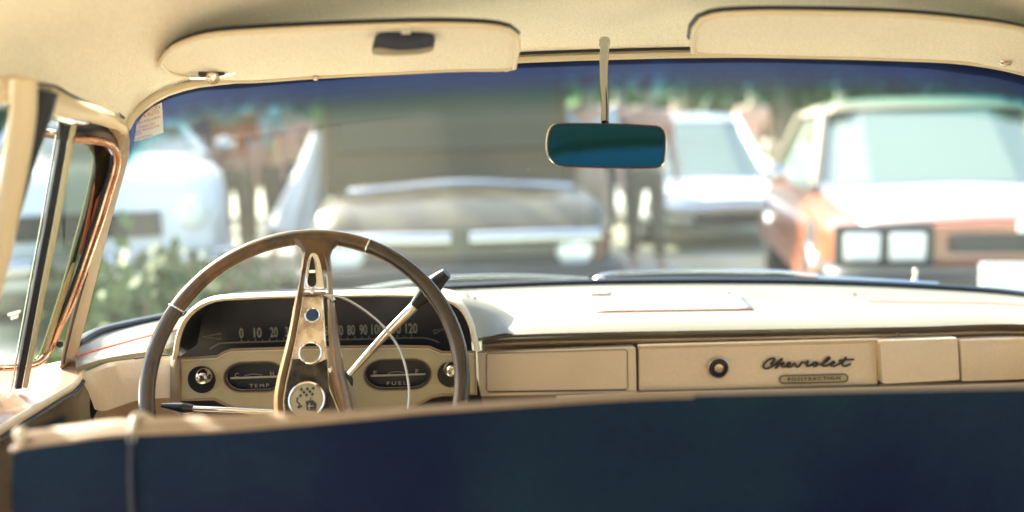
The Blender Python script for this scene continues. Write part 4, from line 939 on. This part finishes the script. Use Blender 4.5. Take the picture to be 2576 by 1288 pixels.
def motor(name, label, cx, Yf, w, L, hz, rz, paint, glass, cat='car', cab=(.28, .85), lamps='round', grille='bar', plate_=None, inset=.90, slope=0.0, group=None):
    """a car facing the viewer: nose at Yf, tail at Yf + L"""
    root = empty(name, (cx, Yf, 0)); tag(root, label, cat, group)
    nz = .97 if lamps == 'square' else .78
    prof = [(0.0, .92 if lamps == 'square' else .86, nz, .30), (.03, .97, max(.93, nz + .02), .26), (.12, 1.0, .985, .24), (.28, 1.0, 1.0, .24), (.6, 1.0, 1.0, .24), (.85, 1.0, .98, .26), (.97, .95, .93, .3), (1.0, .88, .80, .34)]
    b = MB(); rows = []
    for t, ws, hs, zb in prof:
        y = Yf + L * t; hw = w / 2 * ws; zt = hz * (hs + slope * min(1, t / .34) - slope)
        rows.append([Vector((cx - hw * .9, y, zb)), Vector((cx - hw, y, zb + (zt - zb) * .45)), Vector((cx - hw * .985, y, zb + (zt - zb) * .85)), Vector((cx - hw * .90, y, zt * .995)), Vector((cx - hw * .45, y, zt + .018)), Vector((cx, y, zt + .03)), Vector((cx + hw * .45, y, zt + .018)), Vector((cx + hw * .90, y, zt * .995)), Vector((cx + hw * .985, y, zb + (zt - zb) * .85)), Vector((cx + hw, y, zb + (zt - zb) * .45)), Vector((cx + hw * .9, y, zb))])
    b.loft(rows, 48, closed=True, cap=True); body = b.build('body', paint, root, ang=50)
    # cabin
    hw = w / 2
    c0, c1 = Yf + L * (cab[0] if cab else .4), Yf + L * (cab[1] if cab else .8)
    zt = hz + .02
    lo = [Vector((cx - hw * inset, c0 + .10, zt)), Vector((cx - hw * .5, c0, zt)), Vector((cx + hw * .5, c0, zt)), Vector((cx + hw * inset, c0 + .10, zt)), Vector((cx + hw * .92, c1 - .1, zt)), Vector((cx + hw * .5, c1, zt)), Vector((cx - hw * .5, c1, zt)), Vector((cx - hw * .92, c1 - .1, zt))]
    sl_ = (rz - zt) * 1.15
    hi = [Vector((cx - hw * .70, c0 + .10 + sl_, rz - .04)), Vector((cx - hw * .45, c0 + .05 + sl_, rz - .02)), Vector((cx + hw * .45, c0 + .05 + sl_, rz - .02)), Vector((cx + hw * .70, c0 + .10 + sl_, rz - .04)), Vector((cx + hw * .70, c1 - .1 - sl_ * .5, rz - .05)), Vector((cx + hw * .45, c1 - sl_ * .5, rz - .04)), Vector((cx - hw * .45, c1 - sl_ * .5, rz - .04)), Vector((cx - hw * .70, c1 - .1 - sl_ * .5, rz - .05))]
    def ring(A, B, t, s=1.0):
        c = sum(A, Vector()) / 8; d = sum(B, Vector()) / 8; m = c.lerp(d, t); return [m + (p.lerp(q, t) - m) * s for p, q in zip(A, B)]
    if cab:
        b = MB(); b.loft([ring(lo, hi, -.05, .97), ring(lo, hi, 1.0, .97)], None, closed=True); b.build('windows', glass, root, sm=False)
        b = MB(); top = ring(lo, hi, 1, 1.0); cc = sum(top, Vector()) / 8
        b.loft([ring(lo, hi, .93, 1.0), top, [cc + (p - cc) * .9 + Vector((0, 0, .035)) for p in top], [cc + (p - cc) * .5 + Vector((0, 0, .055)) for p in top]], 48, closed=True, cap=True); b.build('roof', G['vinylroof'] if lamps == 'square' else paint, root)
        for (i, j) in ((0, 0), (3, 3), (4, 4), (7, 7)):
            b = MB(); b.tube([lo[i], hi[i]], .035, seg=8); b.build('pillar', G['vinylroof'] if lamps == 'square' else paint, root)
        b = MB(); b.loft([ring(lo, hi, -.02, 1.02), ring(lo, hi, .06, 1.01)], None, closed=True); b.build('window_trim', G['hub'], root)
    # wheels
    for sx2 in (-1, 1):
        for t in (.18, .80):
            c = Vector((cx + sx2 * (hw - .10), Yf + L * t, .32))
            b = MB(); b.lathe(c - Vector((.09 * sx2, 0, 0)), (sx2, 0, 0), [(.20, 0), (.31, .01), (.32, .03), (.32, .17), (.31, .19), (.20, .20)], 28); wo = b.build('wheel', G['tyre'], root)
            b = MB(); b.lathe(c + Vector((.105 * sx2, 0, 0)), (sx2, 0, 0), [(.20, 0), (.19, .02), (.10, .03), (.05, .04)], 24); b.build('hubcap', G['hub'], wo)
    yf = Yf - .015
    zf = hz * (.90 if lamps == 'square' else .78)
    if lamps == 'round':
        for sx2 in (-1, 1):
            b = MB(); c = Vector((cx + sx2 * hw * .72, yf + .04, zf - .10)); b.lathe(c, (0, -1, 0), [(.10, 0), (.10, .05), (.085, .075), (.04, .09)], 24); b.build('headlight', G['lamp'], root)
    else:
        for sx2 in (-1, 1):
            b = MB(); b.box((cx + sx2 * hw * .72, yf + .02, zf - .12), (.46, .06, .22)); ho = b.build('headlight_surround', G['dark'], root, bevel=.01)
            for k in (-1, 1):
                b = MB(); b.box((cx + sx2 * hw * .72 + k * .105, yf - .015, zf - .115), (.17, .03, .14)); b.build('headlight', G['lamp'], ho, bevel=.015)
    if grille == 'bar':
        b = MB(); b.box((cx, yf + .02, zf - .16), (w * .50, .06, .16)); b.build('grille', G['dark'], root, bevel=.01)
    elif grille == 'wide':
        b = MB(); b.box((cx, yf + .01, zf - .10), (w * .38, .05, .085)); b.build('grille', G['dark'], root, bevel=.01)
        b = MB(); b.box((cx, yf - .02, zf - .02), (.07, .02, .055)); b.build('front_emblem', G['lamp'], root, bevel=.004)
    elif grille == 'split':
        for k in (-1, 1):
            b = MB(); b.tube([Vector((cx + k * .05, yf - .02, zf - .03)), Vector((cx + k * w * .25, yf - .03, zf - .025)), Vector((cx + k * w * .44, yf + .0, zf - .03))], .042, n=12, seg=10); b.build('chrome_bar', G['hub'], root)
        b = MB(); b.box((cx, yf + .02, zf - .22), (w * .7, .06, .20)); b.build('grille', G['dark'], root, bevel=.02)
        b = MB(); b.tube([Vector((cx - w * .40, Yf + .75, hz + .01)), Vector((cx, Yf + .62, hz + .055)), Vector((cx + w * .40, Yf + .75, hz + .01))], .022, n=20, seg=8); b.build('bonnet_trim', G['hub'], root)
    b = MB(); b.tube([Vector((cx - hw * .98, yf + .22, .42)), Vector((cx - hw * .9, yf - .06, .42)), Vector((cx, yf - .12, .42)), Vector((cx + hw * .9, yf - .06, .42)), Vector((cx + hw * .98, yf + .22, .42))], .06, n=30, seg=10, sx=1.0); b.build('bumper', G['dark'] if lamps == 'square' or grille == 'split' else G['hub'], root)
    if plate_:
        b = MB(); b.box((cx + plate_[0], yf - .20, plate_[1]), (.30, .02, .15)); b.build('number_plate', G['platew'], root, bevel=.005)
    for sx2 in (-1, 1):
        b = MB(); b.ell((cx + sx2 * (hw + .09), c0 + .35, hz + .10), (.09, .04, .065)); b.build('door_mirror', G['hub'], root)
    return root

def wx(px, Y): return P(px, 500, Y).x
def wz(px, py, Y): return P(px, py, Y).z

oc = motor('parked_car', 'orange-red car with twin square headlights, pale plate and wide windscreen', wx(2115, 4.6) + .88, 4.6, 1.76, 3.9, wz(2300, 520, 4.7), wz(2300, 252, 6.7), G['orange'], G['glassl'], cab=(.34, .92), lamps='square', inset=.86, slope=.12, grille='wide', plate_=(-.10, wz(2500, 705, 4.4)))
b = MB(); rows_ = []  # overlay painting bright glare onto the orange-red car's bonnet
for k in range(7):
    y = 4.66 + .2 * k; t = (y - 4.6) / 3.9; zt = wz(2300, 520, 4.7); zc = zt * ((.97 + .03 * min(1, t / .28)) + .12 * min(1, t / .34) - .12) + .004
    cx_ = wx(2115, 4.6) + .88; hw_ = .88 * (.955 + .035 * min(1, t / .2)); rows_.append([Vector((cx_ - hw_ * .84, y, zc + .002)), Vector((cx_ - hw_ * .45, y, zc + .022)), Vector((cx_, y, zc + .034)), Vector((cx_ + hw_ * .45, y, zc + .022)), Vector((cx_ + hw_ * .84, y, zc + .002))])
b.loft(rows_, 20); bn = b.build('bonnet', G['bonnetglare'], oc, solid=.012); bn['label'] = 'pale bonnet overlay with sky glare painted in'
gx = wx(1155, 5.2)
gc = motor('panel_van', 'dark olive vintage van with a tall body and split chrome bar across its nose', gx, 5.2, 1.66, 5.2, wz(1165, 490, 5.6), 2.0, G['green'], G['glassd'], cat='van', cab=None, lamps='round', grille='split')
bx0, bx1 = wx(815, 7.2), wx(1432, 7.2); ccx = (bx0 + bx1) / 2
b = MB(); b.box((ccx, 8.9, 1.50), (bx1 - bx0, 3.4, 1.55)); b.build('van_body', G['olive'], gc, bevel=.05)
b = MB(); b.box((ccx, 7.19, 1.36), (bx1 - bx0 - .22, .04, .62)); vw = b.build('van_windscreen', G['glassd'], gc, bevel=.02)
wp = motor('pickup_truck', 'white pickup truck with upright cab between the olive van and the orange-red car', wx(1850, 9.5), 9.5, 1.6, 4.8, wz(1850, 465, 9.8), wz(1850, 285, 11.2), G['white'], G['glassl'], cat='truck', cab=(.25, .58), lamps='round', grille='bar')
wl = motor('parked_car', 'pale white car partly behind the left windscreen pillar and the steering wheel', wx(215, 6.2), 6.2, 1.72, 4.4, wz(420, 405, 6.5), wz(300, 300, 7.9), G['white'], G['glassl'], cab=(.34, .82), lamps='round', grille='bar')

oc.rotation_euler.z = R(-11); wl.rotation_euler.z = R(17)
# furled white parasol
ux = wx(780, 8.0); pu = empty('parasol', (wx(765, 8), 8.0, 0)); tag(pu, 'furled white parasol standing just left of the olive olive van', 'parasol')
t_, m_, lo_ = P(800, 335, 8.0), P(775, 450, 8.0), P(752, 575, 8.0)
b = MB(); n_ = 20
rings = []
for k in range(9):
    f = k / 8; c = t_.lerp(lo_, f); rr = .045 + .20 * f ** 1.2
    rings.append([c + Vector((math.cos(2 * math.pi * i / n_) * rr * (1 + .12 * (i % 2)), math.sin(2 * math.pi * i / n_) * rr * (1 + .12 * (i % 2)), 0)) for i in range(n_)])
b.loft(rings, None, closed=True, cap=True); b.build('canopy', G['white'], pu)
b = MB(); b.tube([t_ + Vector((0, 0, .1)), lo_, Vector((wx(750, 8), 8.0, 0.0))], .025, seg=8); b.build('pole', G['bark'], pu)
b = MB(); b.lathe((wx(750, 8), 8, 0), (0, 0, 1), [(.28, 0), (.28, .06), (.05, .10)], 20); b.build('foot', G['dark'], pu)

# ---- people
def person(px, Y, h, shirt, trousers, label, hair=None, face=0.0, pose=0, group=None):
    x0 = wx(px, Y); root = empty('person', (x0, Y, 0)); tag(root, label, 'person', group)
    rot = Matrix.Rotation(face, 3, 'Z'); s = h / 1.75
    def q(x, y, z): return rot @ Vector((x * s, y * s, z * s)) + Vector((x0, Y, 0))
    def skin(name, verts, edges, radii, m):
        o0 = world_origin(root); me = bpy.data.meshes.new(name); me.from_pydata([q(*v) - o0 for v in verts], edges, []); o = link(name, me, m, root)
        sk = o.modifiers.new('skin', 'SKIN'); sk.use_smooth_shade = True
        for i, r in enumerate(radii):
            v = me.skin_vertices[0].data[i]; v.radius = (r[0] * s, r[1] * s) if isinstance(r, tuple) else (r * s, r * s)
        me.skin_vertices[0].data[0].use_root = True
        sb_ = o.modifiers.new('sub', 'SUBSURF'); sb_.levels = 1; sb_.render_levels = 1
        return o
    sw = .10 if pose else .02
    V = [(0, 0, .95), (0, 0, 1.12), (0, 0, 1.36), (0, 0, 1.48), (0, -.01, 1.56), (0, -.02, 1.66)]; E = [(0, 1), (1, 2), (2, 3), (3, 4), (4, 5)]; Rd = [(.14, .10), (.125, .09), (.15, .10), .055, .06, (.075, .09)]
    for sd in (-1, 1):
        n0 = len(V); bend = .12 if pose and sd > 0 else .02
        V += [(sd * .18, 0, 1.40), (sd * .235, .02, 1.14), (sd * .25, -bend - .04, .90), (sd * .252, -bend - .06, .83)]
        E += [(2, n0), (n0, n0 + 1), (n0 + 1, n0 + 2), (n0 + 2, n0 + 3)]; Rd += [.055, .042, .028, (.035, .018)]
        for k in range(4):
            V.append((sd * .252, -bend - .095 + .022 * k, .745 + (.01 if k in (0, 3) else 0))); E.append((n0 + 3, len(V) - 1)); Rd.append(.009)
        V.append((sd * .235, -bend - .105, .79)); E.append((n0 + 3, len(V) - 1)); Rd.append(.010)
        n0 = len(V)
        V += [(sd * .095, 0, .88), (sd * .105, -sd * sw * .5, .49), (sd * .11, -sd * sw * 1.2 + .02, .09), (sd * .11, -sd * sw * 1.2 - .13, .035)]
        E += [(0, n0), (n0, n0 + 1), (n0 + 1, n0 + 2), (n0 + 2, n0 + 3)]; Rd += [.085, .06, .042, (.04, .03)]
    skin('body', V, E, Rd, G['skin'])
    V = [(0, 0, .98), (0, 0, 1.15), (0, 0, 1.37), (0, 0, 1.46)]; E = [(0, 1), (1, 2), (2, 3)]; Rd = [(.165, .12), (.15, .115), (.17, .12), .075]
    for sd in (-1, 1):
        n0 = len(V); V += [(sd * .19, 0, 1.40), (sd * .232, .02, 1.17)]; E += [(2, n0), (n0, n0 + 1)]; Rd += [.072, .06]
    skin('shirt', V, E, Rd, shirt)
    V = [(0, 0, .97), (0, 0, .90)]; E = [(0, 1)]; Rd = [(.155, .115), (.15, .11)]
    for sd in (-1, 1):
        n0 = len(V); V += [(sd * .095, 0, .80), (sd * .105, -sd * sw * .5, .49), (sd * .11, -sd * sw * 1.2 + .02, .10)]; E += [(1, n0), (n0, n0 + 1), (n0 + 1, n0 + 2)]; Rd += [.095, .075, .06]
    skin('trousers', V, E, Rd, trousers)
    b = MB(); b.ell(q(0, .012, 1.70), (.086 * s, .10 * s, .10 * s)); b.build('hair', hair or G['hair'], root)
    b = MB()
    for sd in (-1, 1): b.ell(q(sd * .03, -.095, 1.665), (.010 * s, .006 * s, .006 * s), 8, 6)
    b.ell(q(0, -.108, 1.63), (.012 * s, .014 * s, .02 * s), 8, 6); b.build('face', G['hair'], root)
    return root
C_ = lambda n, c: mat(n, c, .8, var=.15, vscale=5)
sh = dict(orange=C_('orange_cloth', (.55, .16, .05)), blue=C_('pale_blue_cloth', (.45, .60, .68)), white=C_('white_cloth', (.75, .76, .74)), pink=C_('pink_cloth', (.62, .38, .30)), navy=C_('navy_cloth', (.03, .04, .07)), grey=C_('olive_grey_cloth', (.16, .15, .10)), beige=C_('beige_cloth', (.45, .36, .25)))
person(588, 9.2, 1.72, sh['orange'], sh['grey'], 'person in an orange shirt and dark trousers standing beside the one in pale blue', pose=1)
person(655, 9.8, 1.78, sh['blue'], sh['grey'], 'person in a pale blue shirt standing between the one in orange and the furled parasol')
person(540, 10.5, 1.7, sh['white'], sh['beige'], 'person in a white shirt and beige trousers behind the pale car')
person(1480, 7.6, 1.62, sh['blue'], sh['beige'], 'person in pale blue top and beige trousers below the rear view mirror', pose=1)
person(1625, 8.4, 1.62, sh['pink'], sh['grey'], 'person in a pink shirt and dark trousers near the white pickup', pose=1)
person(1890, 15.0, 1.85, sh['pink'], sh['navy'], 'person in pink standing behind the cab of the white pickup')
person(2110, 12.5, 1.75, sh['white'], sh['beige'], 'person in white behind the roof of the orange-red car')
person(470, 8.8, 1.66, sh['navy'], sh['beige'], 'person in a navy top and beige trousers at the nose of the pale car')
person(735, 11.5, 1.74, sh['pink'], sh['navy'], 'person in pink far behind the furled parasol')
person(1560, 10.5, 1.74, sh['beige'], sh['navy'], 'person in a beige shirt and navy trousers between the olive van and the white pickup')
person(1640 + 60, 13.0, 1.7, sh['white'], sh['navy'], 'person in white shirt and navy trousers behind the white pickup')

# ---- trees and shrubs
def tree(px, Y, h, r, leaf, label, name='tree', group='trees behind the parked vehicles', n=2600, low=.35):
    x0 = wx(px, Y); root = empty(name, (x0, Y, 0)); tag(root, label, 'tree', group)
    b = MB(); b.tube([(x0, Y, 0), (x0 + .08, Y, h * .3), (x0 - .05, Y + .05, h * .6), (x0, Y, h * .85)], [.20, .15, .10, .04], n=14, seg=10)
    for k in range(6):
        a = k * 1.05; z = h * (.32 + .08 * k); b.tube([(x0, Y, z), (x0 + math.cos(a) * r * .4, Y + math.sin(a) * r * .4, z + r * .25), (x0 + math.cos(a) * r * .75, Y + math.sin(a) * r * .75, z + r * .6)], [.07, .05, .02], n=8, seg=6)
    b.build('trunk', G['bark'], root)
    cl_ = [(Vector((random.gauss(0, r * .45), random.gauss(0, r * .45), h * (low + (1 - low) * random.random()))), r * random.uniform(.22, .42)) for _ in range(34)]
    b = MB()
    for i in range(n):
        c, cr_ = random.choice(cl_); d = Vector((random.gauss(0, 1), random.gauss(0, 1), random.gauss(0, 1))).normalized() * cr_ * random.uniform(.5, 1.05)
        p = c + d + Vector((x0, Y, 0)); a = Vector((random.gauss(0, 1), random.gauss(0, 1), random.gauss(0, 1))).normalized(); c2 = a.orthogonal().normalized(); sz = random.uniform(.07, .15)
        b.add([p - a * sz, p - c2 * sz * .6, p + a * sz, p + c2 * sz * .6], [(0, 1, 2, 3)])
    b.build('crown', leaf, root, sm=False)
tree(250, 16, 5.5, 2.2, G['leaf1'], 'green tree at the far left beyond the pale car')
tree(490, 13, 5.0, 1.6, G['leaf3'], 'dark green tree behind the person in orange')
tree(700, 18, 5.5, 2.2, G['leaf2'], 'yellow green tree above the furled parasol')
tree(1480, 20, 6.0, 2.6, G['leaf2'], 'yellow green tree directly behind the rear view mirror')
tree(1720, 24, 6.5, 3.0, G['leaf1'], 'green tree between the mirror and the white pickup')
tree(1960, 19, 6.0, 2.6, G['leaf3'], 'dark green tree behind the white pickup')
tree(2200, 23, 6.5, 3.0, G['leaf2'], 'yellow green tree above the left end of the orange-red car roof')
tree(2430, 18, 6.0, 2.6, G['leaf3'], 'dark green tree behind the orange-red car')
tree(2700, 20, 6.0, 2.6, G['leaf1'], 'green tree farthest right beyond the orange-red car')
tree(-250, 9, 5.0, 2.0, G['leaf3'], 'dark tree beside the driver side windows', n=3200, low=.12)
def shrub(px, Y, h, r, leaf, label):
    x0 = wx(px, Y); root = empty('shrub', (x0, Y, 0)); tag(root, label, 'shrub', 'shrubs beside the parked cars')
    b = MB()
    for k in range(7):
        a = k * .9; b.tube([(x0, Y, 0), (x0 + math.cos(a) * r * .3, Y + math.sin(a) * r * .3, h * .4), (x0 + math.cos(a) * r * .6, Y + math.sin(a) * r * .6, h * .8)], [.02, .014, .006], n=6, seg=5)
    b.build('stem', G['bark'], root); b = MB()
    for i in range(800):
        d = Vector((random.gauss(0, r * .4), random.gauss(0, r * .4), 0)); p = Vector((x0, Y, 0)) + d + Vector((0, 0, abs(random.gauss(.5, .25)) * h)); a = Vector((random.gauss(0, .3), random.gauss(0, .3), 1)).normalized(); c2 = a.orthogonal().normalized(); a = (a + Vector((random.gauss(0, .6), random.gauss(0, .6), 0))).normalized(); c2 = a.orthogonal().normalized(); sz = random.uniform(.02, .06)
        b.add([p - a * sz, p - c2 * sz * .6, p + a * sz, p + c2 * sz * .6], [(0, 1, 2, 3)])
    b.build('foliage', leaf, root, sm=False)
shrub(300, 4.3, .62, .4, G['leaf1'], 'leafy shrub nearest the left windscreen pillar')
shrub(420, 4.6, .60, .45, G['leaf3'], 'dark shrub in front of the pale car, left of the wheel rim')
shrub(530, 4.8, .5, .4, G['leaf1'], 'green shrub right of the dark one, seen beyond the wheel rim')
# far hedge that reads as one mass
b = MB()
for i in range(9000):
    x = random.uniform(-26, 30); z = random.random() ** .8 * 4.2 * (0.8 + .25 * math.sin(x * .9) + .12 * math.sin(x * 2.3)); p = Vector((x, 28 + random.uniform(-.6, .6), z)); a = Vector((random.gauss(0, 1), random.gauss(0, .4), random.gauss(0, 1))).normalized(); c2 = a.orthogonal().normalized(); sz = random.uniform(.2, .42)
    b.add([p - a * sz, p - c2 * sz * .6, p + a * sz, p + c2 * sz * .6], [(0, 1, 2, 3)])
hd = b.build('far_hedge', G['leaf1'], None, sm=False); tag(hd, 'long green hedge far behind every parked vehicle', 'hedge', kind='stuff')

# ================================================================== light
SUN_AZ, SUN_EL = R(-55), R(38)      # azimuth from +Y towards +X; the sun stands to the left
sd_ = Vector((math.sin(SUN_AZ) * math.cos(SUN_EL), math.cos(SUN_AZ) * math.cos(SUN_EL), math.sin(SUN_EL)))
sl = bpy.data.lights.new('sun', 'SUN'); sl.energy = 5.0; sl.angle = R(.6); sl.color = (1.0, .93, .81)
so_ = bpy.data.objects.new('sun', sl); COL.objects.link(so_); so_.rotation_euler = sd_.to_track_quat('Z', 'Y').to_euler()
w = bpy.data.worlds.new('World'); S.world = w; w.use_nodes = True; nt = w.node_tree
sky = nt.nodes.new('ShaderNodeTexSky'); sky.sky_type = 'NISHITA'; sky.sun_disc = False; sky.sun_elevation = SUN_EL; sky.sun_rotation = SUN_AZ; sky.dust_density = 6.0; sky.air_density = 1.0
nt.links.new(sky.outputs[0], nt.nodes['Background'].inputs[0]); nt.nodes['Background'].inputs[1].default_value = 0.15
S.view_settings.view_transform = 'Standard'; S.view_settings.look = 'None'; S.view_settings.exposure = 2.2; S.view_settings.gamma = 1.0
S.render.engine = 'CYCLES'
S.cycles.use_denoising = True
S.cycles.max_bounces = 10; S.cycles.transparent_max_bounces = 16; S.cycles.sample_clamp_indirect = 4; S.cycles.caustics_reflective = False; S.cycles.caustics_refractive = False
